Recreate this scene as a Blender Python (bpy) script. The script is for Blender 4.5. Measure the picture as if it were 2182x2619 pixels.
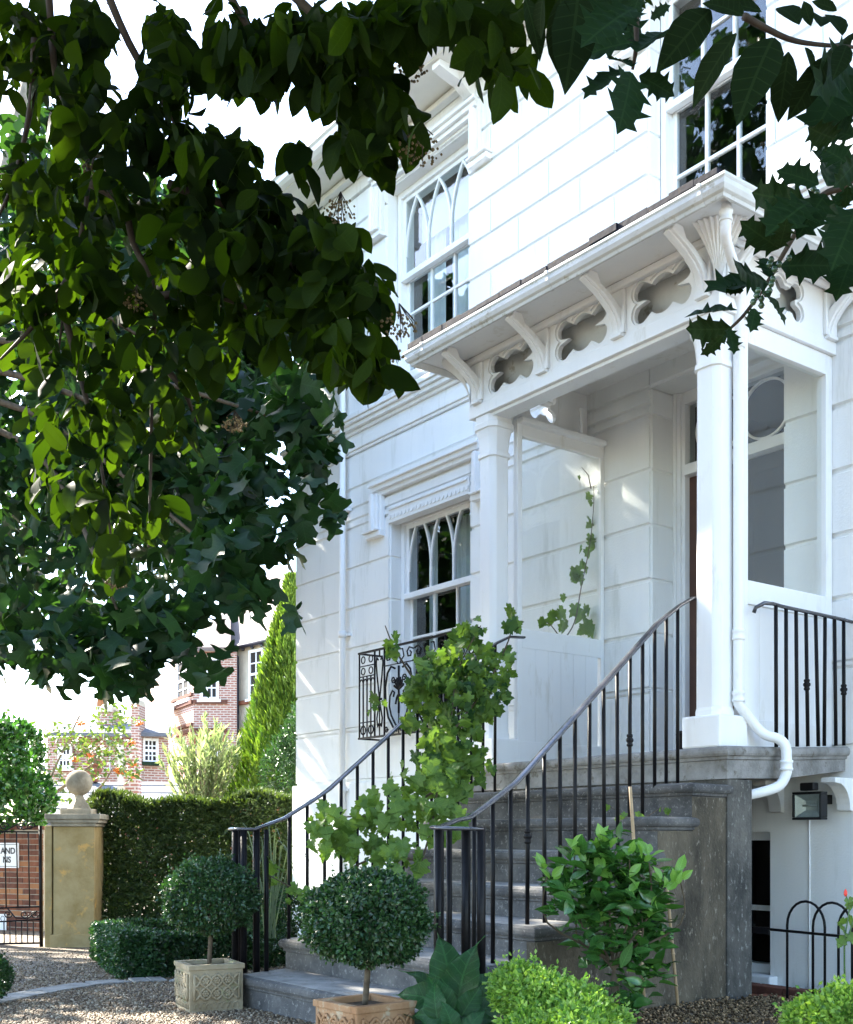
import bpy, bmesh, math, random
import numpy as np
from mathutils import Vector, Matrix, Quaternion
from mathutils.geometry import tessellate_polygon
random.seed(7); RNG = np.random.default_rng(11)
for o in list(bpy.data.objects): bpy.data.objects.remove(o)
S = bpy.context.scene; C = S.collection
R = math.radians

# ------------------------------------------------------------------ camera, sky, sun, exposure
EYE = 0.925
FPX, U0, VH = 2953.0, 1091.0, 2140.0            # focal length, principal column and horizon row of the 2182x2619 photograph
A = math.atan2(1091 + 1140, FPX)
FW = Vector((-math.cos(A), math.sin(A), 0)); RT = Vector((math.sin(A), math.cos(A), 0))
cam = bpy.data.cameras.new("camera"); co = bpy.data.objects.new("camera", cam); C.objects.link(co)
co.location = (0, 0, EYE); co.rotation_euler = (R(90), 0, math.atan2(-FW.x, FW.y))
cam.sensor_fit = 'HORIZONTAL'; cam.sensor_width = 36; cam.lens = 36 * FPX / 2182
cam.shift_y = (VH - 1309.5) / 2182; cam.clip_start = .05; cam.clip_end = 2000
S.camera = co
SUN_PHI, SUN_EL = R(48), R(38)                   # sun azimuth to the left of the view, and elevation
sd = (FW * math.cos(SUN_PHI) - RT * math.sin(SUN_PHI)) * math.cos(SUN_EL) + Vector((0, 0, math.sin(SUN_EL)))
sl = bpy.data.lights.new("sun", 'SUN'); sl.energy = 5.0; sl.angle = R(.8); sl.color = (1, .93, .80)
so = bpy.data.objects.new("sun", sl); C.objects.link(so); so.rotation_euler = sd.to_track_quat('Z', 'Y').to_euler()
so.location = (-6, 2, 14)
W = bpy.data.worlds.new("World"); S.world = W; W.use_nodes = True
wn = W.node_tree.nodes; bg = wn["Background"]
sky = wn.new("ShaderNodeTexSky"); sky.sky_type = 'NISHITA'; sky.sun_disc = False
sky.sun_elevation = SUN_EL; sky.sun_rotation = math.atan2(sd.x, sd.y)
sky.air_density = 1.0; sky.dust_density = .7; sky.ozone_density = 1.5
W.node_tree.links.new(sky.outputs[0], bg.inputs[0]); bg.inputs[1].default_value = .15
S.view_settings.view_transform = 'Standard'; S.view_settings.look = 'None'
S.view_settings.gamma = 1; S.view_settings.exposure = 2.9
S.render.engine = 'CYCLES'; S.cycles.max_bounces = 8; S.cycles.transparent_max_bounces = 12

# ------------------------------------------------------------------ helpers
def at(u, v, D): return FW * D + RT * ((u - U0) / FPX * D) + Vector((0, 0, EYE + (VH - v) / FPX * D))
def dpt(r, f, z=0): return FW * f + RT * r + Vector((0, 0, z))
def gz(x, y):
    d = FW.x * x + FW.y * y
    t = min(max((d - 6.2) / 7.0, 0), 3)
    return -.33 * t if t < 1 else -.33 - .05 * (t - 1)
def gp(u, v, dz=0):                              # point on the ground under a sight line
    lo, hi = 1.0, 40.0
    for _ in range(50):
        m = (lo + hi) / 2; p = at(u, v, m)
        if p.z > gz(p.x, p.y) + dz: lo = m
        else: hi = m
    return at(u, v, lo)
def tag(o, label=None, cat=None, group=None, kind=None):
    if label: o['label'] = label
    if cat: o['category'] = cat
    if group: o['group'] = group
    if kind: o['kind'] = kind
    return o
def empty(name, loc, label=None, cat=None, group=None):
    o = bpy.data.objects.new(name, None); C.objects.link(o); o.location = loc; o.empty_display_size = .1
    return tag(o, label, cat, group)
def setparent(o, p):                             # every basis matrix is a world matrix; the inverse cancels the parent's
    o.parent = p; o.matrix_parent_inverse = p.matrix_basis.inverted()
def smooth(p, k=4):
    out = []
    for i in range(len(p)-1):
        p0, p1, p2, p3 = p[max(i-1,0)], p[i], p[i+1], p[min(i+2,len(p)-1)]
        for j in range(k):
            t = j/k; out.append(.5*((2*p1)+(p2-p0)*t+(2*p0-5*p1+4*p2-p3)*t*t+(3*p1-p0-3*p2+p3)*t**3))
    return out + [p[-1]]
class MB:
    def __init__(s): s.v = []; s.f = []; s.sm = []
    def add(s, vs, fs, smooth=False):
        n = len(s.v); s.v += [tuple(x) for x in vs]; s.f += [tuple(i + n for i in f) for f in fs]; s.sm += [smooth] * len(fs); return s
    def box(s, x0, x1, y0, y1, z0, z1):
        return s.add([(x0,y0,z0),(x1,y0,z0),(x1,y1,z0),(x0,y1,z0),(x0,y0,z1),(x1,y0,z1),(x1,y1,z1),(x0,y1,z1)],
                     [(0,3,2,1),(4,5,6,7),(0,1,5,4),(1,2,6,5),(2,3,7,6),(3,0,4,7)])
    def bar(s, a, b, w, h=None, up=(0,0,1)):      # rectangular bar between two points
        a, b = Vector(a), Vector(b); h = h or w; d = (b - a).normalized(); up = Vector(up)
        if abs(d.dot(up)) > .98: up = Vector((0, 1, 0))
        x = d.cross(up).normalized(); y = x.cross(d)
        p = [a+x*sx*w/2+y*sy*h/2 for sx, sy in ((-1,-1),(1,-1),(1,1),(-1,1))] + [b+x*sx*w/2+y*sy*h/2 for sx, sy in ((-1,-1),(1,-1),(1,1),(-1,1))]
        return s.add(p, [(0,3,2,1),(4,5,6,7),(0,1,5,4),(1,2,6,5),(2,3,7,6),(3,0,4,7)])
    def tube(s, pts, r, n=8, cap=True, smooth=True):
        pts = [Vector(p) for p in pts]; m = len(pts); rs = r if isinstance(r, (list, tuple)) else [r] * m
        t0 = (pts[1] - pts[0]).normalized(); up = Vector((0,0,1)) if abs(t0.z) < .9 else Vector((1,0,0))
        x = t0.cross(up).normalized(); base = len(s.v); vs = []; fs = []
        for i, p in enumerate(pts):
            t = (pts[min(i+1, m-1)] - pts[max(i-1, 0)])
            t = t.normalized() if t.length > 1e-9 else t0
            x = (x - t * x.dot(t)); x = x.normalized() if x.length > 1e-6 else t.orthogonal().normalized(); y = t.cross(x)
            for k in range(n):
                a = 2*math.pi*k/n; vs.append(p + (x*math.cos(a) + y*math.sin(a)) * rs[i])
        for i in range(m-1):
            for k in range(n): fs.append((i*n+k, i*n+(k+1)%n, (i+1)*n+(k+1)%n, (i+1)*n+k))
        if cap: fs += [tuple(range(n-1,-1,-1)), tuple((m-1)*n+k for k in range(n))]
        return s.add(vs, fs, smooth)
    def lathe(s, c, prof, n=16, smooth=True, rot=0):          # prof: (radius, z)
        vs = []; fs = []
        for r, z in prof:
            for k in range(n):
                a = rot + 2*math.pi*k/n; vs.append((c[0]+r*math.cos(a), c[1]+r*math.sin(a), c[2]+z))
        for i in range(len(prof)-1):
            for k in range(n): fs.append((i*n+k, i*n+(k+1)%n, (i+1)*n+(k+1)%n, (i+1)*n+k))
        fs += [tuple(range(n-1,-1,-1)), tuple((len(prof)-1)*n+k for k in range(n))]
        return s.add(vs, fs, smooth)
    def extr(s, poly, f0, f1, holes=()):                      # poly in 2-D, f0/f1 map 2-D to the two end planes
        loops = [list(poly)] + [list(h) for h in holes]; flat = [p for l in loops for p in l]; n = len(flat)
        tris = tessellate_polygon([[Vector((p[0], p[1], 0)) for p in l] for l in loops])
        vs = [f0(*p) for p in flat] + [f1(*p) for p in flat]
        fs = [tuple(t) for t in tris] + [tuple(i+n for i in reversed(t)) for t in tris]; k = 0
        for l in loops:
            m = len(l)
            for i in range(m): a, b = k+i, k+(i+1) % m; fs.append((a, b, b+n, a+n))
            k += m
        return s.add(vs, fs)
    def mesh(s, name, mat):
        me = bpy.data.meshes.new(name); me.from_pydata(s.v, [], s.f)
        me.polygons.foreach_set('use_smooth', s.sm)
        bm = bmesh.new(); bm.from_mesh(me); bmesh.ops.recalc_face_normals(bm, faces=bm.faces); bm.to_mesh(me); bm.free()
        if mat: me.materials.append(mat)
        if mat and 'brick' in mat.name and 'terrace' in mat.name:
            uv = me.uv_layers.new(name='UVMap').data
            for p in me.polygons:
                h = Vector((-p.normal.y, p.normal.x, 0)); h = h.normalized() if h.length > .01 else Vector((1, 0, 0))
                for li in p.loop_indices: c = me.vertices[me.loops[li].vertex_index].co; uv[li].uv = (h.dot(c), c.z)
        return me
    def build(s, name, mat, parent=None, bevel=0, **k):
        o = bpy.data.objects.new(name, s.mesh(name, mat)); C.objects.link(o)
        if parent: setparent(o, parent)
        if bevel:
            b = o.modifiers.new("bevel", 'BEVEL'); b.width = bevel; b.segments = 2; b.limit_method = 'ANGLE'; b.angle_limit = R(40)
        return tag(o, **k)
def inst(name, me, M, parent=None):
    o = bpy.data.objects.new(name, me); C.objects.link(o)
    if parent: setparent(o, parent)
    o.matrix_basis = M
    return o
def arrmesh(name, V, T, mat):                                  # numpy verts (n,3) and triangles (m,3) to a mesh
    me = bpy.data.meshes.new(name); me.vertices.add(len(V)); me.vertices.foreach_set('co', V.astype(np.float32).ravel())
    me.loops.add(T.size); me.loops.foreach_set('vertex_index', T.astype(np.int32).ravel())
    me.polygons.add(len(T)); me.polygons.foreach_set('loop_start', np.arange(0, T.size, 3, dtype=np.int32))
    me.polygons.foreach_set('loop_total', np.full(len(T), 3, dtype=np.int32)); me.update(calc_edges=True)
    me.materials.append(mat); return me
def scatter(name, tv, tt, mats, mat, parent=None, **k):        # many copies of a small template joined into one mesh
    tv = np.array(tv, float); tt = np.array(tt, int); M = np.array(mats, float)
    V = np.einsum('nij,kj->nki', M[:, :3, :3], tv) + M[:, None, :3, 3]
    T = tt[None] + (np.arange(len(M)) * len(tv))[:, None, None]
    me = arrmesh(name, V.reshape(-1, 3), T.reshape(-1, 3), mat); me.polygons.foreach_set('use_smooth', np.ones(len(me.polygons), dtype=bool))
    o = bpy.data.objects.new(name, me); C.objects.link(o)
    if parent: setparent(o, parent)
    return tag(o, **k)

# ------------------------------------------------------------------ materials
def nodes(name):
    m = bpy.data.materials.new(name); m.use_nodes = True; return m, m.node_tree.nodes, m.node_tree.links, m.node_tree.nodes["Principled BSDF"]
def surf(name, c0, c1=None, rough=.6, scale=6, bump=0, bscale=60, spec=.3, c2=None, c2amt=.3, c2scale=25, detail=6, stretch=None):
    m, n, l, p = nodes(name); c1 = c1 or c0
    tc = n.new('ShaderNodeTexCoord'); src = tc.outputs['Object']
    if stretch:
        mp = n.new('ShaderNodeMapping'); mp.inputs['Scale'].default_value = stretch; l.new(src, mp.inputs[0]); src = mp.outputs[0]
    no = n.new('ShaderNodeTexNoise'); no.inputs['Scale'].default_value = scale; no.inputs['Detail'].default_value = detail; no.inputs['Roughness'].default_value = .65
    l.new(src, no.inputs['Vector'])
    cr = n.new('ShaderNodeValToRGB'); cr.color_ramp.elements[0].position = .33; cr.color_ramp.elements[1].position = .67
    cr.color_ramp.elements[0].color = (*c0, 1); cr.color_ramp.elements[1].color = (*c1, 1); l.new(no.outputs[0], cr.inputs[0])
    out = cr.outputs[0]
    if c2:
        n2 = n.new('ShaderNodeTexNoise'); n2.inputs['Scale'].default_value = c2scale; n2.inputs['Detail'].default_value = 5; n2.inputs['Roughness'].default_value = .7; l.new(src, n2.inputs['Vector'])
        r2 = n.new('ShaderNodeValToRGB'); r2.color_ramp.elements[0].position = .62 - c2amt * .3; r2.color_ramp.elements[1].position = .70 - c2amt * .2
        l.new(n2.outputs[0], r2.inputs[0])
        mx = n.new('ShaderNodeMix'); mx.data_type = 'RGBA'; l.new(r2.outputs[0], mx.inputs[0]); l.new(out, mx.inputs[6]); mx.inputs[7].default_value = (*c2, 1); out = mx.outputs[2]
    l.new(out, p.inputs['Base Color']); p.inputs['Roughness'].default_value = rough; p.inputs['Specular IOR Level'].default_value = spec
    if bump:
        nb = n.new('ShaderNodeTexNoise'); nb.inputs['Scale'].default_value = bscale; nb.inputs['Detail'].default_value = 4; l.new(tc.outputs['Object'], nb.inputs['Vector'])
        b = n.new('ShaderNodeBump'); b.inputs['Strength'].default_value = bump; b.inputs['Distance'].default_value = .01
        l.new(nb.outputs[0], b.inputs['Height']); l.new(b.outputs[0], p.inputs['Normal'])
    return m
def leafmat(name, c0, c1, trans=.4, rough=.4, tcol=None, spec=.4, bump=0):
    m, n, l, p = nodes(name); g = n.new('ShaderNodeNewGeometry'); cr = n.new('ShaderNodeValToRGB')
    def ma(op, a, b=None):
        q = n.new('ShaderNodeMath'); q.operation = op
        for i, v in enumerate((a, b)):
            if v is None: continue
            if isinstance(v, (int, float)): q.inputs[i].default_value = v
            else: l.new(v, q.inputs[i])
        return q.outputs[0]
    tcv = n.new('ShaderNodeTexCoord'); sx = n.new('ShaderNodeSeparateXYZ'); l.new(tcv.outputs['Object'], sx.inputs[0]); ay_ = ma('ABSOLUTE', sx.outputs[1])
    ln = ma('LESS_THAN', ma('FRACT', ma('MULTIPLY', ma('SUBTRACT', sx.outputs[0], ma('MULTIPLY', ay_, .7)), 8.0)), .10); vein = ma('MAXIMUM', ln, ma('LESS_THAN', ay_, .014))
    cr.color_ramp.elements[0].color = (*c0, 1); cr.color_ramp.elements[1].color = (*c1, 1); l.new(g.outputs['Random Per Island'], cr.inputs[0])
    vm_ = n.new('ShaderNodeMix'); vm_.data_type = 'RGBA'; l.new(ma('MULTIPLY', vein, .45), vm_.inputs[0]); l.new(cr.outputs[0], vm_.inputs[6]); vm_.inputs[7].default_value = (c1[0]*2.2, c1[1]*2.0, c1[2]*2.0, 1)
    l.new(vm_.outputs[2], p.inputs['Base Color']); p.inputs['Roughness'].default_value = rough; p.inputs['Specular IOR Level'].default_value = spec
    tr = n.new('ShaderNodeBsdfTranslucent'); mx = n.new('ShaderNodeMixShader'); mx.inputs[0].default_value = trans
    hs = n.new('ShaderNodeMix'); hs.data_type = 'RGBA'; hs.blend_type = 'MULTIPLY'; hs.inputs[0].default_value = 1
    l.new(cr.outputs[0], hs.inputs[6]); hs.inputs[7].default_value = (*(tcol or (3.2, 3.0, .9)), 1); l.new(hs.outputs[2], tr.inputs['Color'])
    l.new(p.outputs[0], mx.inputs[1]); l.new(tr.outputs[0], mx.inputs[2]); l.new(mx.outputs[0], n['Material Output'].inputs[0])
    if bump:
        tc = n.new('ShaderNodeTexCoord'); nb = n.new('ShaderNodeTexNoise'); nb.inputs['Scale'].default_value = 40; l.new(tc.outputs['Object'], nb.inputs['Vector'])
        b = n.new('ShaderNodeBump'); b.inputs['Strength'].default_value = bump; b.inputs['Distance'].default_value = .01; l.new(nb.outputs[0], b.inputs['Height']); l.new(b.outputs[0], p.inputs['Normal'])
    return m
def glassmat(name, tint=(.9, .93, .93), rmin=.06):
    m, n, l, p = nodes(name); n.remove(p)
    t = n.new('ShaderNodeBsdfTransparent'); t.inputs[0].default_value = (*tint, 1); gl = n.new('ShaderNodeBsdfGlossy'); gl.inputs['Roughness'].default_value = .015
    lw = n.new('ShaderNodeLayerWeight'); lw.inputs[0].default_value = .5
    pw = n.new('ShaderNodeMath'); pw.operation = 'POWER'; pw.inputs[1].default_value = 4.0; l.new(lw.outputs['Facing'], pw.inputs[0])
    ma = n.new('ShaderNodeMath'); ma.operation = 'ADD'; ma.use_clamp = True; ma.inputs[1].default_value = rmin; l.new(pw.outputs[0], ma.inputs[0])
    mx = n.new('ShaderNodeMixShader'); l.new(ma.outputs[0], mx.inputs[0]); l.new(t.outputs[0], mx.inputs[1]); l.new(gl.outputs[0], mx.inputs[2])
    l.new(mx.outputs[0], n['Material Output'].inputs[0])
    tc = n.new('ShaderNodeTexCoord'); nb = n.new('ShaderNodeTexNoise'); nb.inputs['Scale'].default_value = 5; l.new(tc.outputs['Object'], nb.inputs['Vector'])
    b = n.new('ShaderNodeBump'); b.inputs['Strength'].default_value = .05; b.inputs['Distance'].default_value = .02; l.new(nb.outputs[0], b.inputs['Height']); l.new(b.outputs[0], gl.inputs['Normal'])
    return m
def brickmat(name, c1, c2, mortar, sc, bw=.5, rh=.25):
    m, n, l, p = nodes(name); tc = n.new('ShaderNodeTexCoord'); br = n.new('ShaderNodeTexBrick')
    br.inputs['Color1'].default_value = (*c1, 1); br.inputs['Color2'].default_value = (*c2, 1); br.inputs['Mortar'].default_value = (*mortar, 1)
    br.inputs['Scale'].default_value = sc; br.inputs['Mortar Size'].default_value = .018; br.inputs['Brick Width'].default_value = bw; br.inputs['Row Height'].default_value = rh
    l.new(tc.outputs['UV'], br.inputs['Vector']); l.new(br.outputs[0], p.inputs['Base Color']); p.inputs['Roughness'].default_value = .85
    return m
M = dict(
 stucco=surf('stucco', (.79,.80,.79), (.84,.845,.83), .75, 2.2, .22, 70, .2, c2=(.715,.725,.70), c2amt=.16, c2scale=3.5, stretch=(1.6,1.6,.22)),
 paint=surf('white_paint', (.80,.81,.81), (.84,.845,.84), .45, 3, .04, 30, .4, c2=(.735,.73,.70), c2amt=.14, c2scale=5, stretch=(1.5,1.5,.35)),
 cream=surf('cream_ceiling', (.70,.69,.63), (.76,.75,.69), .6, 3),
 iron=surf('black_iron', (.005,.005,.006), (.009,.008,.009), .42, 20, .12, 60, .15),
 ironrail=surf('sheen_iron_rail', (.022,.022,.027), (.055,.055,.065), .22, 20, .05, 60, 1.0),  # lighter base puts the sky highlight on the rail into the colour
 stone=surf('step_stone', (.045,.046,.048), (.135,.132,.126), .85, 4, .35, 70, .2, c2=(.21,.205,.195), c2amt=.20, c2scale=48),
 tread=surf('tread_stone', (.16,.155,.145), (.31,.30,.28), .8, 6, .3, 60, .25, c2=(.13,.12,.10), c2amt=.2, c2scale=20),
 pierstone=surf('render_pier', (.028,.030,.030), (.15,.142,.126), .9, 3.4, .8, 55, .15, c2=(.24,.24,.22), c2amt=.17, c2scale=34, stretch=(1,1,.55)),
 sidestone=surf('render_side', (.034,.031,.025), (.15,.128,.093), .9, 3.4, .8, 55, .15, c2=(.22,.20,.16), c2amt=.15, c2scale=34, stretch=(1,1,.55)),
 shadepaint=surf('shaded_old_paint', (.56,.57,.55), (.68,.69,.67), .5, 5, .05, 40, .3, c2=(.42,.40,.33), c2amt=.12, c2scale=9),  # gutter and frieze shade put into a grey base, with random weather stains
 slab=surf('landing_slab', (.16,.155,.145), (.33,.325,.31), .8, 5, .3, 60, .2, c2=(.14,.13,.11), c2amt=.2, c2scale=14),
 gatestone=surf('gate_stone', (.25,.18,.075), (.36,.28,.145), .9, 4, .25, 50, .15, c2=(.50,.30,.10), c2amt=.14, c2scale=5),
 capstone=surf('cap_stone', (.17,.15,.115), (.34,.30,.23), .9, 6, .3, 60, .15),
 terracotta=surf('terracotta', (.24,.125,.06), (.36,.22,.12), .85, 6, .25, 80, .2, c2=(.38,.31,.21), c2amt=.2, c2scale=12),
 palecotta=surf('weathered_terracotta', (.20,.16,.10), (.33,.28,.19), .88, 6, .25, 80, .2, c2=(.24,.24,.13), c2amt=.2, c2scale=9),
 soil=surf('soil', (.04,.03,.02), (.13,.10,.075), .95, 40, .8, 60, .1),
 wood=surf('twig', (.05,.035,.022), (.11,.085,.055), .85, 30),
 darktwig=surf('dark_twig', (.03,.02,.015), (.06,.045,.03), .8, 30),
 trunk=surf('pale_trunk', (.16,.12,.08), (.30,.25,.18), .85, 12),
 cane=surf('bamboo_cane', (.28,.19,.10), (.42,.31,.19), .5, 14),
 glass=glassmat('glass'), porchglass=glassmat('porch_glass', (.95,.97,.96), .05),
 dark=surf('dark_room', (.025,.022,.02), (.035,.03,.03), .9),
 curtain=surf('curtain', (.62,.67,.69), (.74,.78,.79), .8, 3),
 blind=surf('roller_blind', (.70,.74,.75), (.76,.79,.80), .8, 3),
 door=surf('dark_door', (.025,.024,.028), (.035,.034,.038), .35, 8, spec=.5),
 brown=surf('brown_timber', (.07,.035,.025), (.10,.05,.035), .5, 8),
 slate=surf('slate', (.014,.014,.02), (.036,.034,.043), .8, 18, .3, 30, .1, c2=(.06,.045,.03), c2amt=.1, c2scale=25),
 lead=surf('dark_gutter', (.015,.017,.03), (.03,.03,.045), .5),
 black=surf('black_plastic', (.012,.012,.013), None, .45),
 lens=surf('lamp_reflector', (.45,.48,.48), (.6,.63,.62), .15, 20, spec=.8),
 brickA=surf('brick_red', (.17,.065,.04), (.26,.11,.065), .9, 9, .3, 80, .15),
 brickB=surf('brick_dark', (.10,.045,.035), (.17,.075,.05), .9, 9, .3, 80, .15),
 brickC=surf('brick_orange', (.30,.13,.06), (.36,.18,.09), .9, 9, .3, 80, .15),
 mortar=surf('mortar', (.33,.29,.23), (.42,.38,.31), .95, 10),
 sign=surf('white_sign', (.78,.78,.80), None, .4), ink=surf('sign_ink', (.03,.03,.035), None, .5),
 berry=surf('orange_berry', (.75,.20,.04), (.85,.30,.07), .35), gberry=surf('green_berry', (.02,.05,.02), (.04,.08,.03), .2, spec=.6),
 seed=surf('seed_head', (.10,.075,.035), (.22,.16,.08), .8, 40), redflower=surf('red_bud', (.7,.06,.04), None, .5),
 housebrick=brickmat('terrace_brick', (.36,.145,.10), (.27,.10,.075), (.52,.44,.37), 1.0, .23, .078),
 housestucco=surf('terrace_stucco', (.50,.46,.36), (.62,.58,.47), .9, 2), rooftile=surf('roof_tile', (.13,.098,.085), (.21,.165,.145), .8, 10, stretch=(1,1,6)),
 roofslate=surf('roof_slate', (.10,.105,.12), (.16,.165,.175), .8, 4, stretch=(1,1,8)), stonequoin=surf('stone_quoin', (.55,.48,.36), (.65,.58,.46), .9, 5),
 oval=leafmat('oval_leaf', (.0022,.0056,.002), (.0095,.019,.0045), .30, .55, (8.0, 7.8, .7), .02),
 tulip=leafmat('tulip_leaf', (.0045,.016,.007), (.017,.045,.017), .26, .42, (3.4, 3.4, .9), .15),
 holly=leafmat('holly_leaf', (.005,.015,.005), (.011,.026,.008), .08, .5, (2.2, 3.0, .7), .06),
 laurel=leafmat('broad_leaf', (.005,.010,.004), (.009,.018,.006), .06, .65, (2.6, 2.8, .7), .02),
 vine=leafmat('vine_leaf', (.016,.055,.016), (.12,.21,.045), .38, .5, (2.2, 2.1, .8), .25),
 camellia=leafmat('shrub_leaf', (.018,.065,.016), (.05,.14,.03), .22, .25, (2.2, 2.4, .8), .55),
 camyoung=leafmat('young_shrub_leaf', (.10,.24,.04), (.17,.34,.06), .35, .3, (1.6, 1.6, .7), .5),
 bigleaf=leafmat('big_leaf', (.008,.036,.010), (.022,.075,.020), .15, .45, (2.6, 2.8, .8), .25, .3),
 box=leafmat('box_leaf', (.008,.030,.012), (.032,.080,.025), .22, .35, (2, 2.2, .8), .45),
 boxlight=leafmat('sunlit_box_leaf', (.06,.17,.025), (.27,.42,.08), .35, .4, (1.7, 1.7, .7), .4),  # brighter box leaf: sun on the front bushes put into the colour
 yew=leafmat('yew_leaf', (.016,.034,.010), (.06,.095,.024), .25, .5, (2, 1.9, .6)),
 conifer=leafmat('golden_conifer', (.03,.09,.014), (.15,.25,.035), .3, .5, (1.6, 1.5, .6)),
 feather=leafmat('feathery_leaf', (.14,.20,.09), (.30,.36,.20), .35, .6, (1.5, 1.5, .9)),
 rowan=leafmat('rowan_leaf', (.03,.065,.018), (.10,.15,.04), .3, .5, (1.8, 1.7, .6)),
 blade=leafmat('blade_leaf', (.06,.10,.06), (.14,.18,.12), .2, .35, (1.6, 1.6, .8)),
 yellow=leafmat('fallen_leaf', (.55,.22,.03), (.6,.3,.05), .3),
)
m, n, l, p = nodes('gravel'); tc = n.new('ShaderNodeTexCoord'); vo = n.new('ShaderNodeTexVoronoi'); vo.inputs['Scale'].default_value = 55
l.new(tc.outputs['Object'], vo.inputs['Vector']); cr = n.new('ShaderNodeValToRGB'); e = cr.color_ramp.elements
e[0].color = (.05,.036,.026,1); e[1].color = (.24,.195,.145,1); x = e.new(.5); x.color = (.13,.094,.06,1); x = e.new(.85); x.color = (.18,.145,.10,1)
sp = n.new('ShaderNodeSeparateColor'); l.new(vo.outputs['Color'], sp.inputs[0]); l.new(sp.outputs[0], cr.inputs[0]); l.new(cr.outputs[0], p.inputs['Base Color'])
p.inputs['Roughness'].default_value = .85; b = n.new('ShaderNodeBump'); b.inputs['Strength'].default_value = .8; b.inputs['Distance'].default_value = .012; b.invert = True
l.new(vo.outputs['Distance'], b.inputs['Height']); l.new(b.outputs[0], p.inputs['Normal']); M['gravel'] = m
m, n, l, p = nodes('pebble'); g = n.new('ShaderNodeNewGeometry'); cr = n.new('ShaderNodeValToRGB'); e = cr.color_ramp.elements
e[0].color = (.045,.03,.018,1); e[1].color = (.40,.335,.24,1); x = e.new(.4); x.color = (.145,.092,.048,1); x = e.new(.75); x.color = (.225,.17,.105,1)
l.new(g.outputs['Random Per Island'], cr.inputs[0]); l.new(cr.outputs[0], p.inputs['Base Color']); p.inputs['Roughness'].default_value = .7; M['pebble'] = m
M['mulch'] = leafmat('mulch', (.05,.035,.02), (.26,.19,.11), .02, .8, (1, 1, 1), .1)

# ------------------------------------------------------------------ ground
fs = [-30, -8, 0, 3, 5, 6.2, 8, 10, 13.2, 16, 20, 30, 60, 140]; rs = [-120, -30, -10, -5, -2, 0, 2, 5, 10, 30, 120]
mb = MB(); vs = [Vector(dpt(r, f)) for f in fs for r in rs]
for v in vs: v.z = gz(v.x, v.y)
nr = len(rs); mb.add(vs, [(i*nr+k, i*nr+k+1, (i+1)*nr+k+1, (i+1)*nr+k) for i in range(len(fs)-1) for k in range(nr-1)])
mb.build('gravel_ground', M['gravel'], kind='structure')
# stone edging strip that curves across the gravel
ed = [gp(u, v) for u, v in ((-260, 2625), (-120, 2597), (0, 2570), (95, 2549), (186, 2532), (262, 2520), (340, 2514), (430, 2511), (520, 2512))]
ker = empty('edging_kerb', ed[3]); tag(ker, kind='structure')
def lerp_path(p, t):
    i = min(int(t), len(p)-2); return p[i].lerp(p[i+1], t-i)
K = 16
for i in range(K):
    a = lerp_path(ed, i*(len(ed)-1)/K + .02); b = lerp_path(ed, (i+1)*(len(ed)-1)/K - .02); d = (b-a).normalized(); q = Vector((-d.y, d.x, 0)) * .20
    if q.dot(FW) < 0: q = -q
    hgt = .012 + .004*random.random(); up = Vector((0,0,hgt)); dn = Vector((0,0,-.05))
    mb = MB(); mb.add([a+dn, b+dn, b+q+dn, a+q+dn, a+up, b+up, b+q+up, a+q+up], [(0,3,2,1),(4,5,6,7),(0,1,5,4),(1,2,6,5),(2,3,7,6),(3,0,4,7)])
    mb.build('edging_stone', M['tread'], ker, .004)
# loose pebbles
octv = np.array([(1,0,0),(0,1,0),(-1,0,0),(0,-1,0),(0,0,1),(0,0,-1),(.6,.6,.5),(-.6,-.5,.55)]) ; octt = np.array([(0,1,4),(1,2,4),(2,3,4),(3,0,4),(1,0,5),(2,1,5),(3,2,5),(0,3,5)])
mats = []
for i in range(26000):
    if i < 21000:
        u = random.uniform(-40, 900); v = 2425 + 200*random.random()**.7; p = gp(u, v)
    else:
        u = random.uniform(1500, 2182); v = 2556 + 66*random.random(); p = gp(u, v) + Vector((0,0,.03*random.random()))
    r = random.uniform(.005, .011); q = Quaternion((random.gauss(0,1), random.gauss(0,.4), random.gauss(0,.4), random.gauss(0,1))).normalized()
    mats.append(Matrix.Translation(p + Vector((0,0,r*.3))) @ q.to_matrix().to_4x4() @ Matrix.Diagonal((r*1.25, r, r*.75, 1)))
scatter('bed_mulch', octv, octt, mats[21000:], M['mulch'], kind='stuff', label='brown bark and grit mulch at the foot of the grey pier', cat='mulch')
peb = scatter('pebbles', octv, octt, mats[:21000], M['pebble'], kind='stuff', label='loose tan and grey pebbles of the gravel drive', cat='gravel')

# ------------------------------------------------------------------ the white house
YW = 6.471; XL = -10.93; XR = 1.6
house = empty('stucco_house', (-6, YW, 0), 'large white stucco villa with gothic arched sash windows and deep eaves', 'house')
OPEN = dict(low=(-9.17,-7.92,2.0,4.13), up=(-9.22,-7.95,5.30,7.22), ur=(-5.85,-4.80,5.25,7.22), door=(-5.823,-4.655,1.44,4.25), base=(-5.75,-4.762,0.0,.955))
def cells(x0, x1, z0, z1, ops):
    xs = sorted({x0, x1} | {v for o in ops for v in o[:2] if x0 < v < x1}); zs = sorted({z0, z1} | {v for o in ops for v in o[2:] if z0 < v < z1})
    for i in range(len(xs)-1):
        for k in range(len(zs)-1):
            cx, cz = (xs[i]+xs[i+1])/2, (zs[k]+zs[k+1])/2
            if not any(o[0] < cx < o[1] and o[2] < cz < o[3] for o in ops): yield xs[i], xs[i+1], zs[k], zs[k+1]
mb = MB()
for a, b, c, d in cells(XL, XR, -.6, 7.59, list(OPEN.values())): mb.box(a, b, YW+.018, YW+.34, c, d)
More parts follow.
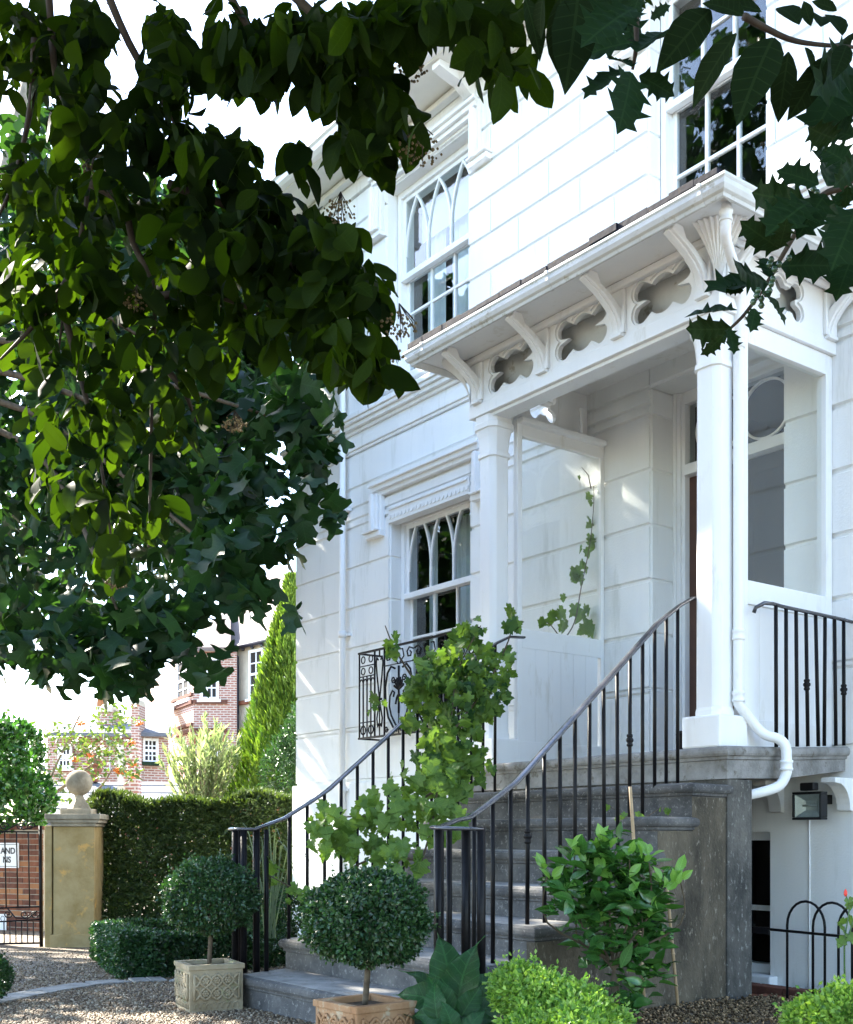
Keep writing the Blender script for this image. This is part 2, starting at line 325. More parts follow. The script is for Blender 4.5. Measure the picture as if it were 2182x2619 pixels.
mb.box(XL, XL+.3, YW+.341, 15, -.6, 7.59).box(XR-.3, XR, YW+.341, 15, -.6, 7.59).box(XL, XR, 15.001, 15.3, -.6, 7.59)
mb.build('wall', M['stucco'], house)
def facing_block(name, x0, x1, z0, z1, g=.006, gv=None, ch=.008, proud=.004):
    gv = g if gv is None else gv; a, b, c, d = x0+gv, x1-gv, z0+g, z1-g; yb, yf = YW+.019, YW-proud
    mb = MB(); mb.add([(a,yb,c),(b,yb,c),(b,yb,d),(a,yb,d),(a+min(ch,gv+.002),yf,c+ch),(b-min(ch,gv+.002),yf,c+ch),(b-min(ch,gv+.002),yf,d-ch),(a+min(ch,gv+.002),yf,d-ch)],
        [(4,5,6,7),(0,1,5,4),(1,2,6,5),(2,3,7,6),(3,0,4,7)]); return mb.build(name, M['stucco'], house)
GJ = [1.49, 2.02, 2.43, 2.83, 3.235, 3.645, 4.05, 4.45, 4.80]
for z0, z1 in zip(GJ, GJ[1:]):
    ops = [o for k, o in OPEN.items() if k in ('low', 'door') and o[2] < z1 - .01 and o[3] > z0 + .01]
    for a, b, c, d in cells(XL, XR, z0, z1, ops): facing_block('stucco_course', a, b, c, d, .0095, 0.001, .010)
UJ = [5.15, 5.53, 5.84, 6.155, 6.47, 6.78, 7.10, 7.40]
for k, (z0, z1) in enumerate(zip(UJ, UJ[1:])):
    ops = [OPEN[q] for q in ('up', 'ur')]; ops = [o for o in ops if o[2] < z1-.01 and o[3] > z0+.01]
    x = XL - (.36 if k % 2 else 0); edges = []
    while x < XR: edges.append(x); x += .73
    segs = sorted(set([XL, XR] + [o[0] for o in ops] + [o[1] for o in ops]))
    for a, b in zip(segs, segs[1:]):
        if any(o[0] - .01 < a and b < o[1] + .01 for o in ops) and any(abs(o[0]-a) < .01 for o in ops):
            o = [o for o in ops if abs(o[0]-a) < .01][0]
            for c, d in ((z0, min(z1, o[2])), (max(z0, o[3]), z1)):
                if d - c > .04: facing_block('stucco_block', a, b, c, d, .006, .002)
            continue
        cut = [a] + [e for e in edges if a + .08 < e < b - .08] + [b]
        for p, q in zip(cut, cut[1:]): facing_block('stucco_block', p, q, z0, z1, .0085, .003)
# reveals that carry the joints round the openings
for key, depth in (('low', .14), ('door', .26)):
    o = OPEN[key]
    for z0, z1 in zip(GJ, GJ[1:]):
        c, d = max(z0, o[2]), min(z1, o[3])
        if d - c > .05:
            mb = MB(); mb.add([(o[0]-.002,YW+.012,c+.007),(o[0]-.002,YW+depth,c+.007),(o[0]-.002,YW+depth,d-.007),(o[0]-.002,YW+.012,d-.007),(o[0]+.012,YW+.02,c+.015),(o[0]+.012,YW+depth,c+.015),(o[0]+.012,YW+depth,d-.015),(o[0]+.012,YW+.02,d-.015)],
               [(4,5,6,7),(0,1,5,4),(1,2,6,5),(2,3,7,6),(3,0,4,7)]); mb.build('reveal_block', M['stucco'], house)
o = OPEN['ur']
for z0, z1 in zip(UJ, UJ[1:]):
    mb = MB(); c, d = max(z0, o[2]), min(z1, o[3]); mb.add([(o[0]-.002,YW+.012,c+.006),(o[0]-.002,YW+.13,c+.006),(o[0]-.002,YW+.13,d-.006),(o[0]-.002,YW+.012,d-.006),(o[0]+.012,YW+.02,c+.013),(o[0]+.012,YW+.13,c+.013),(o[0]+.012,YW+.13,d-.013),(o[0]+.012,YW+.02,d-.013)],
        [(4,5,6,7),(0,1,5,4),(1,2,6,5),(2,3,7,6),(3,0,4,7)]); mb.build('reveal_block', M['stucco'], house)
# plinth, lower wall, string course, frieze
MB().box(XL-.035, -6.66, YW-.032, YW+.017, -.6, 1.475).build('plinth', M['stucco'], house, .012)
mb = MB()
for a, b, c, d in cells(-6.66, XR, -.6, 1.488, [OPEN['base'], (-5.823,-4.655,1.43,2)]): mb.box(a, b, YW, YW+.0175, c, d)
mb.build('basement_wall', M['stucco'], house)
mb = MB()
for (p, z0, z1) in ((.012,4.80,4.83),(.03,4.83,4.93),(.018,4.93,4.985),(.045,4.985,5.02),(.085,5.02,5.06),(.115,5.06,5.095),(.135,5.095,5.135),(.12,5.135,5.15)): mb.box(XL-p, XR, YW-p, YW+.017, z0, z1)
mb.build('string_course', M['stucco'], house, .006)
MB().box(XL-.02, XR, YW-.022, YW+.017, 7.405, 7.588).build('frieze_board', M['paint'], house, .006)
# eaves: soffit, brackets, gutter, roof
OV = .46
MB().box(XL-OV, XR+.2, YW-OV, YW+.3, 7.592, 7.63).build('soffit', M['cream'], house)
MB().box(XL-OV, XR+.2, YW-.10, YW-.023, 7.535, 7.591).build('soffit_moulding', M['paint'], house, .012)
for xb in [-10.83+1.45*i for i in range(9)]:
    for dx in (0,):
        mb = MB(); mb.extr([(0,0),(.40,0),(.40,-.05),(.30,-.075),(.16,-.10),(.05,-.17),(0,-.18)], lambda y, z: (xb+dx, YW-.023-y, 7.591+z), lambda y, z: (xb+dx+.11, YW-.023-y, 7.591+z))
        mb.build('eaves_bracket', M['paint'], house, .008)
def ring_sweep(prof, x0, x1, yf, yb, mat, name, parent, bevel=0, left=True, right=True):
    mb = MB(); nv = len(prof); vs = []
    for o, z in prof: vs += [(x0-o if left else x0, yb, z), (x0-o if left else x0, yf-o, z), (x1+o if right else x1, yf-o, z), (x1+o if right else x1, yb, z)]
    fsx = []
    for i in range(nv):
        j = (i+1) % nv
        for k in range(3): fsx.append((i*4+k, i*4+k+1, j*4+k+1, j*4+k))
    fsx += [tuple(i*4 for i in range(nv)), tuple(i*4+3 for i in reversed(range(nv)))]
    mb.add(vs, fsx); return mb.build(name, mat, parent, bevel)
ring_sweep([(0,7.60),(.05,7.605),(.085,7.63),(.095,7.67),(.12,7.69),(.12,7.70),(.02,7.70),(0,7.69)], XL-OV, XR+.2, YW-OV, 15, M['paint'], 'gutter', house, 0, True, False)
ring_sweep([(-.02,7.70),(.075,7.705),(.085,7.745),(-.02,7.78)], XL-OV, XR+.2, YW-OV, 15, M['lead'], 'roof_edge', house, 0, True, False)
mb = MB(); mb.add([(XL-OV, YW-OV, 7.755), (XR+.2, YW-OV, 7.755), (XR+.2, 11, 9.3), (XL+3.5, 11, 9.3), (XL-OV, 15.3, 7.755), (XR+.2, 15.3, 7.755)], [(0,1,2,3),(0,3,4),(4,3,2,5)]); mb.build('roof', M['slate'], house)
# downpipe on the facade
dx, dy = -9.885, YW-.075
mb = MB().tube([(dx,dy,7.3),(dx,dy,-.3)], .032, 12)
for z in (4.25, 2.98, 1.40): mb.lathe((dx,dy,z), [(.034,-.03),(.042,-.03),(.042,.03),(.034,.03)], 12).box(dx-.06, dx+.06, dy+.02, YW-.001 if z > 1.49 else YW-.033, z-.012, z+.012)
mb.build('downpipe', M['paint'], house)

# hood moulds
def hood(x0, x1, ztop, zdrop, name='hood_mould'):
    mb = MB(); t = .115
    for pr, a, b in ((.05, 0, t), (.085, .0, .075), (.115, .0, .032)):
        w = t - (0 if pr == .05 else (.03 if pr == .085 else .06))
        mb.box(x0-(.02 if pr > .1 else 0), x1+(.02 if pr > .1 else 0), YW-pr, YW-.0005 if pr == .05 else YW-pr+.034, ztop-b, ztop)
    for xa, sgn in ((x0, 1), (x1, -1)):
        for pr, w in ((.049, .125), (.084, .09), (.114, .045)):
            xa2 = xa; xb = xa + sgn*w
            mb.box(min(xa2, xb), max(xa2, xb), YW-pr, YW-.0005 if pr < .05 else YW-pr+.034, zdrop+.05, ztop-.1)
        xb = xa - sgn*.13
        mb.box(min(xb, xa+sgn*.125), max(xb, xa+sgn*.125), YW-.07, YW-.0005, zdrop, zdrop+.05)
        mb.box(min(xb-sgn*.02, xa+sgn*.11), max(xb-sgn*.02, xa+sgn*.11), YW-.10, YW-.0005, zdrop+.051, zdrop+.075)
    return mb.build(name, M['paint'], house, .006)
hood(-9.36, -7.72, 4.37, 3.86); hood(-9.36, -7.76, 7.37, 6.79); hood(-6.02, -4.63, 7.37, 6.79)

# windows
def arc(cx, cz, r, a0, a1, n=14): return [(cx + r*math.cos(a0+(a1-a0)*i/n), cz + r*math.sin(a0+(a1-a0)*i/n)) for i in range(n+1)]
def curtain(parent, x0, x1, y, z0, z1, amp=.02, k=9, mat='curtain', taper=0):
    mb = MB(); n = 44; vs = []
    for zz, w in ((z1, 1), ((z0+z1)/2, 1-taper*.5), (z0, 1-taper)):
        for i in range(n+1):
            t = i/n; vs.append((x0+(x1-x0)*t*w, y+amp*math.sin(t*k*2*math.pi+zz*.3)*(.6+.4*math.sin(t*17)), zz))
    mb.add(vs, [(r*(n+1)+i, r*(n+1)+i+1, (r+1)*(n+1)+i+1, (r+1)*(n+1)+i) for r in range(2) for i in range(n)], True)
    return mb.build('curtain' if mat == 'curtain' else 'blind', M[mat], parent)
def window(x0, x1, z0, z1, ym, label, gothic, yf=6.605, fw=.06, rows=3, cols=3, spring=None, bx=()):
    mb = MB(); mb.box(x0+.013, x0+fw, yf, yf+.16, z0, z1).box(x1-fw, x1, yf, yf+.16, z0, z1).box(x0+fw, x1-fw, yf, yf+.16, z1-fw, z1).box(x0+fw, x1-fw, yf, yf+.16, z0, z0+.05)
    w = mb.build('window', M['paint'], house, .004, label=label)
    MB().box(x0-.03, x1+.03, YW-.06, YW+.2, z0-.07, z0-.001).build('sill', M['stucco'], w, .008)
    a, b = x0+fw, x1-fw
    for nm, zz, yy, zt in (('lower_sash', z0+.05, yf+.075, ym+.02), ('upper_sash', ym-.02, yf+.03, z1-fw)):
        mb = MB(); s = .042
        mb.box(a, a+s, yy, yy+.035, zz, zt).box(b-s, b, yy, yy+.035, zz, zt).box(a+s, b-s, yy, yy+.035, zz, zz+(.055 if nm == 'lower_sash' else .04)).box(a+s, b-s, yy, yy+.035, zt-.04, zt)
        sash = mb.build(nm, M['paint'], w, .003)
        ga, gb, gc, gd = a+s, b-s, zz+.05, zt-.04
        if nm == 'upper_sash': MB().box(a-.0, b+.0, yy-.03, yy-.001, zz-.005, zz+.05).build('meeting_rail', M['paint'], w, .004)
        lw = (gb-ga)/cols; bw = .022
        zs = [gc + (gd-gc)*i/rows for i in range(rows+1)] if nm == 'lower_sash' or not gothic else [gc, gd]
        if not (gothic and nm == 'upper_sash'):
            for i in range(1, cols): MB().box(ga+lw*i-bw/2, ga+lw*i+bw/2, yy-.004, yy+.03, gc, gd).build('glazing_bar', M['paint'], w)
            for zc in zs[1:-1]: MB().box(ga, gb, yy-.002, yy+.028, zc-bw/2, zc+bw/2).build('glazing_bar', M['paint'], w)
            for i in range(cols):
                for q, r_ in zip(zs, zs[1:]): MB().box(ga+lw*i, ga+lw*(i+1), yy+.012, yy+.016, q, r_).build('pane', M['glass'], w)
        else:
            sp = spring; RR = lw * 2.05
            for i in range(1, cols): MB().box(ga+lw*i-bw/2, ga+lw*i+bw/2, yy-.004, yy+.03, gc, sp).build('glazing_bar', M['paint'], w)
            for i in range(0, cols+1):
                for sg in (1, -1):
                    xs = ga+lw*i; pts = []
                    for t in range(0, 30):
                        an = t*.055; px = xs + sg*RR*(1-math.cos(an)); pz = sp + RR*math.sin(an)*1.12
                        if px < ga-.001 or px > gb+.001 or pz > gd+.01: break
                        pts.append((px, pz))
                    if len(pts) > 2:
                        mb = MB(); off = .001*(i % 2) + (.002 if sg > 0 else 0)
                        for p, q in zip(pts, pts[1:]): mb.bar((p[0], yy+.012+off, p[1]), (q[0], yy+.012+off, q[1]), bw, .03, (0,1,0))
                        mb.build('tracery_bar', M['paint'], w)
            MB().box(ga, gb, yy+.012, yy+.016, gc, gd).build('pane', M['glass'], w)
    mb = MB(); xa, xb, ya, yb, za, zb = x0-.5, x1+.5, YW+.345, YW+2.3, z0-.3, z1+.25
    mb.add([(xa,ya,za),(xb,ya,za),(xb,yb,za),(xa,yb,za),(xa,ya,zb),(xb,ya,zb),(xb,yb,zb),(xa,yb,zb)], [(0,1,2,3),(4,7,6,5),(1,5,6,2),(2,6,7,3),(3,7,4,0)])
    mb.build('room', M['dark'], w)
    return w
o = OPEN['low']; w1 = window(o[0], o[1], o[2], 4.02, 3.26, 'lower sash window with interlaced gothic glazing bars and grey curtain', True, spring=3.50, rows=3)
curtain(w1, -8.72, -8.34, 6.95, 2.05, 4.0, .025, 6); curtain(w1, -9.12, -8.98, 6.92, 2.05, 4.0, .015, 2)
o = OPEN['up']; w2 = window(o[0], o[1], o[2], o[3], 6.37, 'upper sash window with interlaced gothic glazing bars and drawn curtains', True, spring=6.58, rows=3)
curtain(w2, -8.78, -8.25, 6.95, 5.35, 7.15, .03, 6); curtain(w2, -9.15, -8.85, 6.92, 5.35, 7.15, .02, 3)
MB().box(-9.15, -8.0, 6.86, 6.868, 6.80, 7.15).build('blind', M['blind'], w2)
o = OPEN['ur']; w3 = window(o[0], o[1], o[2], o[3], 6.35, 'upper sash window above the porch with square panes', False, rows=2)
# scalloped pelmet over the lower window
mb = MB(); xa, xb = -9.165, -7.925; n = 21; poly = [(xa, 4.128), (xa, 3.965)]
for i in range(n):
    w_ = (xb-xa)/n; x_ = xa+w_*i; poly += [(x_+w_*.5, 3.952 if 0 else 3.966), (x_+w_, 3.966)]
mb.box(xa, xb, YW-.012, YW+.10, 3.965, 4.128); pel = mb.build('pelmet', M['paint'], w1, .003)
MB().box(xa+.02, xb-.02, YW-.03, YW-.0125, 4.085, 4.105).build('pelmet_moulding', M['paint'], w1, .003)
for i in range(n):
    w_ = (xb-xa)/n; cx = xa+w_*(i+.5); mb = MB(); r = w_*.5
    mb.extr([(cx-r*.86, 4.035), (cx+r*.86, 4.035)] + arc(cx, 4.022, r*.86, 0, -math.pi, 8), lambda x, z: (x, YW-.022, z), lambda x, z: (x, YW-.0125, z)); mb.build('pelmet_scallop', M['paint'], w1)
# entrance door with fanlight
o = OPEN['door']; yd = 6.745
mb = MB(); mb.box(o[0]+.013, o[0]+.10, yd, yd+.12, 1.445, o[3]).box(o[1]-.10, o[1], yd, yd+.12, 1.445, o[3]).box(o[0]+.10, o[1]-.10, yd, yd+.12, o[3]-.09, o[3]).box(o[0]+.10, o[1]-.10, yd-.02, yd+.12, 3.62, 3.70)
for k in (.03, .06): mb.box(o[0]+.013, o[0]+.10-k, yd-k*.6, yd-.0005 if k == .03 else yd-.019, 1.447, o[3]-.001)
door = mb.build('door_frame', M['paint'], house, .004)
MB().box(o[0]+.101, -5.20, yd+.05, yd+.09, 1.45, 3.618).build('door_leaf', M['brown'], door, .004)
MB().box(-5.198, o[1]-.101, yd+.06, yd+.10, 1.45, 3.618).build('door_leaf', M['door'], door, .004)
for xa, xb, za, zb in ((-5.14,-4.82,1.6,2.3), (-5.14,-4.82,2.42,3.5)): MB().box(xa, xb, yd+.045, yd+.0595, za, zb).build('door_panel', M['door'], door, .006)
MB().box(o[0]+.101, o[1]-.101, yd+.055, yd+.06, 3.701, o[3]-.091).build('fanlight_pane', M['glass'], door)
for cx in (-5.44, -5.03): 
    mb = MB()
    pts = arc(cx, 3.93, .205, 0, 2*math.pi, 36)
    for p, q in zip(pts, pts[1:]): mb.bar((p[0], yd+.045, p[1]), (q[0], yd+.045, q[1]), .016, .02, (0,1,0))
    mb.build('fanlight_ring', M['paint'], door)
MB().box(-5.25, -5.22, yd+.03, yd+.053, 3.702, o[3]-.092).build('fanlight_bar', M['paint'], door)
MB().box(-4.80, -4.775, yd+.03, yd+.053, 3.702, o[3]-.092).build('fanlight_bar', M['paint'], door)
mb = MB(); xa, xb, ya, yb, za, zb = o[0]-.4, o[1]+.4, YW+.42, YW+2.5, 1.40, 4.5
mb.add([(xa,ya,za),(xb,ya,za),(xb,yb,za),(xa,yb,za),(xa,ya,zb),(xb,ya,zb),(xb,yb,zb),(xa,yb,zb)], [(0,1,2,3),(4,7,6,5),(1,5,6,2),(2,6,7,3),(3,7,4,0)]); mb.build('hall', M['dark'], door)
# basement window under the landing
o = OPEN['base']; mb = MB(); yb_ = 6.56
mb.box(o[0], o[0]+.05, yb_, yb_+.1, 0, .955).box(o[1]-.012, o[1], yb_, yb_+.1, 0, .955).box(o[0]+.05, o[1]-.012, yb_, yb_+.1, .90, .955).box(o[0]+.05, o[1]-.012, yb_, yb_+.1, 0, .06)
bw = mb.build('basement_window', M['paint'], house, .003)
for xb in (-4.83, -5.08, -5.33, -5.58): MB().box(xb-.012, xb+.012, yb_+.03, yb_+.06, .06, .90).build('glazing_bar', M['paint'], bw)
MB().box(o[0]+.05, o[1]-.012, yb_+.028, yb_+.062, .42, .455).build('meeting_rail', M['paint'], bw)
for i, (xa, xb) in enumerate(((-5.7,-5.58),(-5.58,-5.33),(-5.33,-5.08),(-5.08,-4.83),(-4.83,-4.774))):
    for za, zb in ((.06,.42),(.455,.90)): MB().box(xa, xb, yb_+.042, yb_+.046, za, zb).build('pane', M['glass'], bw)
MB().box(-5.8, -4.70, YW-.09, YW-.0005, -.12, .0).build('sill', M['stucco'], bw, .01)
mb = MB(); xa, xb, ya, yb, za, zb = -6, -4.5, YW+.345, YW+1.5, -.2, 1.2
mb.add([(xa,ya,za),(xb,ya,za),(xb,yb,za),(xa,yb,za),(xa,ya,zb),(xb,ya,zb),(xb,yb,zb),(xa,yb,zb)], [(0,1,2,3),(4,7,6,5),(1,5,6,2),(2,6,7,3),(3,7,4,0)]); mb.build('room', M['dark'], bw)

# ------------------------------------------------------------------ porch
PX0, PX1, PY = -6.53, -4.262, 5.318
porch = empty('timber_porch', (-5.4, 5.9, 1.44), 'white timber entrance porch with quatrefoil frieze, curved brackets and glazed sides', 'porch')
def column(cx, cy, name_label=None):
    mb = MB(); prof = []
    n = 48; pts = []
    for k in range(n):                                         # clustered shaft: flat faces with a half round reed on each
        a = 2*math.pi*k/n; c, s_ = abs(math.cos(a)), abs(math.sin(a)); r = min(.09/max(c, s_), .104); pts.append((r*math.cos(a), r*math.sin(a)))
    def ring(z, sc): return [(cx+p[0]*sc, cy+p[1]*sc, z) for p in pts]
    rows = [(1.63,1.06),(1.66,1.06),(1.68,1.0),(3.66,.96),(3.665,1.10),(3.695,1.10),(3.70,.98),(3.80,1.08),(3.86,1.22),(3.865,1.34),(3.90,1.36),(3.91,1.26),(3.958,1.28)]
    vs = [v for z, sc in rows for v in ring(z, sc)]
    fsx = [(i*n+k, i*n+(k+1) % n, (i+1)*n+(k+1) % n, (i+1)*n+k) for i in range(len(rows)-1) for k in range(n)] + [tuple((len(rows)-1)*n+k for k in range(n))]
    mb.add(vs, fsx); c = mb.build('column', M['paint'], porch)
    MB().box(cx-.14, cx+.14, cy-.13, cy+.13, 1.4405, 1.63).build('column_plinth', M['paint'], c, .012)
column(-4.397, 5.446); column(-6.395, 5.446)
# beams
MB().box(PX0, PX1, PY, PY+.20, 3.96, 4.045).build('front_beam', M['paint'], porch, .004)
MB().box(PX0+.16, PX1-.16, PY+.03, PY+.17, 3.935, 3.9595).build('beam_soffit', M['paint'], porch, .004)
for x0, x1 in ((PX0, PX0+.10), (PX1-.10, PX1)): MB().box(x0, x1, PY+.201, YW-.001, 3.97, 4.045).build('side_beam', M['paint'], porch, .004)
def lobed(cx, cz, R0, lobes, n=72):
    out = []
    for k in range(n):
        a = 2*math.pi*k/n; d = (math.cos(a), math.sin(a)); r = R0
        for lx, lz, lr in lobes:
            b = d[0]*lx + d[1]*lz; q = lx*lx + lz*lz - lr*lr; D = b*b - q
            if b > 0 and D > 0: r = max(r, b + math.sqrt(D))
        out.append((cx + r*d[0], cz + r*d[1]))
    return out
BX = [-6.43, -5.74, -5.047, -4.375]
# front frieze: three pierced panels, each with a stepped front layer
edges_ = [PX0, -5.74, -5.047, PX1]
for i in range(3):
    a, b = edges_[i], edges_[i+1]; cx = (BX[i]+BX[i+1])/2; cz = 4.215
    for nm, g, y0, y1 in (('frieze_panel', 0, PY+.028, PY+.06), ('frieze_moulding', .016, PY+.012, PY+.0275)):
        h = lobed(cx, cz, .118+g, [(sx*.165, sz*.066, .062+g*.8) for sx in (-1,1) for sz in (-1,1)])
        mb = MB(); mb.extr([(a,4.0455),(b,4.0455),(b,4.385),(a,4.385)], lambda x, z: (x, y0, z), lambda x, z: (x, y1, z), [h]); mb.build(nm, M['paint'], porch)
MB().box(PX0, PX1, PY+.185, PY+.199, 4.0455, 4.385).build('frieze_backing', M['shadepaint'], porch)
# right and left friezes, smaller quatrefoils
for side, xo in ((1, PX1), (-1, PX0)):
    for nm, g, d0, d1 in (('frieze_panel', 0, .028, .06), ('frieze_moulding', .014, .012, .0275)):
        h = lobed(6.0, 4.205, .075+g, [(sx*.085, sz*.066, .05+g*.8) for sx in (-1,1) for sz in (-1,1)])
        mb = MB(); mb.extr([(PY+.061,4.0455),(YW-.001,4.0455),(YW-.001,4.385),(PY+.061,4.385)], lambda y, z: (xo-side*d0, y, z), lambda y, z: (xo-side*d1, y, z), [h]); mb.build(nm, M['paint'], porch)
MB().box(PX1-.16, PX1-.15, PY+.2005, YW-.001, 4.0455, 4.385).build('frieze_backing', M['shadepaint'], porch)
# cove under the soffit
mb = MB().box(PX0-.03, PX1+.03, PY-.035, PY+.011, 4.34, 4.385); mb.build('cove_moulding', M['paint'], porch, .012)
MB().box(PX1+.0005, PX1+.03, PY+.012, YW-.001, 4.345, 4.3845).build('cove_moulding', M['paint'], porch, .01)
# brackets
def bracket(cx, axis, w=.075):
    n = 12; path = []
    for i in range(n+1):
        t = i/n; out = .02 + .30*(t**1.9); z = 4.055 + .285*(t**.8); path.append((out, z))
    th = .05; poly = [(o, z) for o, z in path] + [(o-th*.55*(1-.2*t/n), z+th*.9) if 0 else (max(o-.065, -.0), z+.0) for t, (o, z) in reversed(list(enumerate(path)))]
    poly = [(o, z) for o, z in path] + [(path[-1][0]-.02, 4.383)] + [(path[-1][0]-.09, 4.383)] + [(max(o-.075, .0), z+.004) for o, z in reversed(path[1:-1])] + [(0, 4.058)]
    for dz, ww, off in ((0, w, 0), (.0, w*.45, .012)):
        mb = MB(); pp = [(o+off, z-off*.3) for o, z in poly] if off else poly
        if axis == 'y': mb.extr(pp, lambda o, z: (cx-ww/2, PY+.0115-o, z), lambda o, z: (cx+ww/2, PY+.0115-o, z))
        else: mb.extr(pp, lambda o, z: (PX1-.0115+o, cx-ww/2, z), lambda o, z: (PX1-.0115+o, cx+ww/2, z))
        mb.build('bracket' if not off else 'bracket_rib', M['paint'], porch, .006)
    mb = MB()
    if axis == 'y': mb.box(cx-w*.62, cx+w*.62, PY-.03, PY+.0115, 4.045, 4.066).box(cx-w*.8, cx+w*.8, PY-.012, PY+.0113, 4.067, 4.338)
    else: mb.box(PX1-.0115, PX1+.03, cx-w*.62, cx+w*.62, 4.045, 4.066).box(PX1-.0113, PX1+.012, cx-w*.8, cx+w*.8, 4.067, 4.338)
    mb.build('bracket_base', M['paint'], porch, .004)
for b_ in BX: bracket(b_, 'y')
for b_ in (5.44, 6.40): bracket(b_, 'x')
for sx, cx in ((1, PX1), (-1, PX0)):                            # fluted bell on the corners
    mb = MB(); n = 20; vs = []
    for i in range(9):
        t = i/8; r = .02 + .20*t**2.2; z = 4.06 + .32*t
        for k in range(n+1):
            a = (-math.pi/2 if sx > 0 else math.pi) + (math.pi/2)*k/n; rr = r*(1+.05*math.cos(k*math.pi)); vs.append((cx - sx*.02 + rr*math.cos(a), PY+.02 + rr*math.sin(a), z))
    mb.add(vs, [(i*(n+1)+k, i*(n+1)+k+1, (i+1)*(n+1)+k+1, (i+1)*(n+1)+k) for i in range(8) for k in range(n)], False); mb.build('corner_bell', M['paint'], porch)
# soffit, ceiling, gutter, roof
GX0, GX1, GY = -6.74, -3.985, 5.0
MB().box(GX0, GX1, GY, YW-.001, 4.386, 4.41).build('porch_soffit', M['paint'], porch)
ring_sweep([(-.002,4.375),(.012,4.345),(.028,4.345),(.034,4.362),(.05,4.372),(.062,4.395),(.064,4.42),(.072,4.432),(.072,4.445),(.06,4.447),(.0,4.43)], GX0, GX1, GY, YW-.001, M['shadepaint'], 'porch_gutter', porch)
for xg in (-6.60, -5.30, -4.10):
    mb = MB(); pr_ = [(.010,4.342),(.030,4.341),(.037,4.36),(.053,4.369),(.065,4.393),(.067,4.418),(.076,4.43),(.076,4.449),(.05,4.449),(.03,4.36)]
    mb.extr(pr_, lambda o, z: (xg, GY-o, z), lambda o, z: (xg+.022, GY-o, z)); mb.build('gutter_joint', M['shadepaint'], porch)
mb = MB(); mb.add([(GX0-.015, GY-.015, 4.452), (GX1+.015, GY-.015, 4.452), (GX1-.5, YW-.02, 4.76), (GX0+.5, YW-.02, 4.76), (GX0-.015, YW-.02, 4.452), (GX1+.015, YW-.02, 4.452)], [(0,1,2,3),(0,3,4),(1,5,2)])
roof = mb.build('porch_roof', M['slate'], porch)
x = GX0-.02
while x < GX1:                                                 # uneven slate edge
    w_ = random.uniform(.15, .24); MB().box(x+.002, min(x+w_, GX1+.02), GY-.062-.014*random.random(), GY+.16, 4.4535, 4.484+.014*random.random()).build('slate', M['slate'], porch, .002); x += w_
# glazed sides
for side, xc in ((1, -4.325), (-1, -6.305)):
    xa, xb = (xc-.035, xc+.035) if side > 0 else (xc-.022, xc+.022); yb0 = 6.40 if side > 0 else 6.43
    mb = MB(); mb.box(xa, xb, 5.575, 5.62, 1.4415, 3.968).box(xa, xb, yb0, 6.465, 1.4415, 3.968).box(xa, xb, 5.62, yb0, 3.84, 3.968).box(xa, xb, 5.62, yb0, 2.30, 2.44)
    fr = mb.build('side_frame', M['paint'], porch, .004)
    MB().box(xa-.025 if side < 0 else xa, xb+.025 if side > 0 else xb+.05, 5.58, 6.45, 3.925, 3.967).build('side_shelf', M['paint'], fr, .01) if side < 0 else None
    MB().box(xc-.004, xc+.004, 5.61, yb0+.01, 2.43, 3.85).build('side_pane', M['porchglass'], fr)
    for k in range(6): MB().box(xc-.018, xc+.018, 5.622+k*.1296, 5.622+(k+1)*.1296-.0015, 1.46, 2.30).build('side_board', M['paint'], fr, .001)
    MB().box(xa-.003, xb+.003, 5.58, 6.45, 1.4412, 1.62).build('skirting', M['paint'], fr, .004)
for (cx, cy) in ((-6.42, 6.30),):
    mb = MB().lathe((cx+.06, cy, 3.967), [(.022,0),(.022,.03),(.012,.04),(.02,.07),(.011,.12),(.016,.16),(.011,.20),(.022,.235),(.022,.25)], 12); mb.build('spindle', M['paint'], porch)
# porch downpipe with the swan neck from the gutter and the elbow below the landing
pxx, pyy = -4.272, 5.505
mb = MB().tube(smooth([Vector(p) for p in ((-4.04, 5.10, 4.37), (-4.04, 5.10, 4.28), (-4.07, 5.14, 4.20), (-4.17, 5.36, 4.12), (-4.245, 5.47, 4.07), (pxx, pyy, 4.00))], 3) + [Vector(p) for p in ((pxx, pyy, 3.0), (pxx, pyy, 1.74))] + smooth([Vector(p) for p in ((pxx, pyy, 1.70), (-4.235, 5.605, 1.58), (-4.19, 5.65, 1.52), (-4.13, 5.69, 1.495), (-4.103, 5.72, 1.45), (-4.10, 5.725, 1.37), (-4.10, 5.725, 1.30), (-4.12, 5.69, 1.225), (-4.17, 5.62, 1.19), (-4.25, 5.55, 1.165))], 3), .030, 14)
for (x_, y_, z_) in ((pxx, pyy, 3.80), (pxx, pyy, 2.10), (pxx, pyy, 1.74), (-4.10, 5.725, 1.34), (-4.04, 5.10, 4.31)): mb.lathe((x_, y_, z_), [(.031,-.03),(.038,-.03),(.038,-.017),(.034,-.012),(.034,.012),(.038,.017),(.038,.03),(.031,.03)], 14)
mb.build('downpipe', M['paint'], porch)

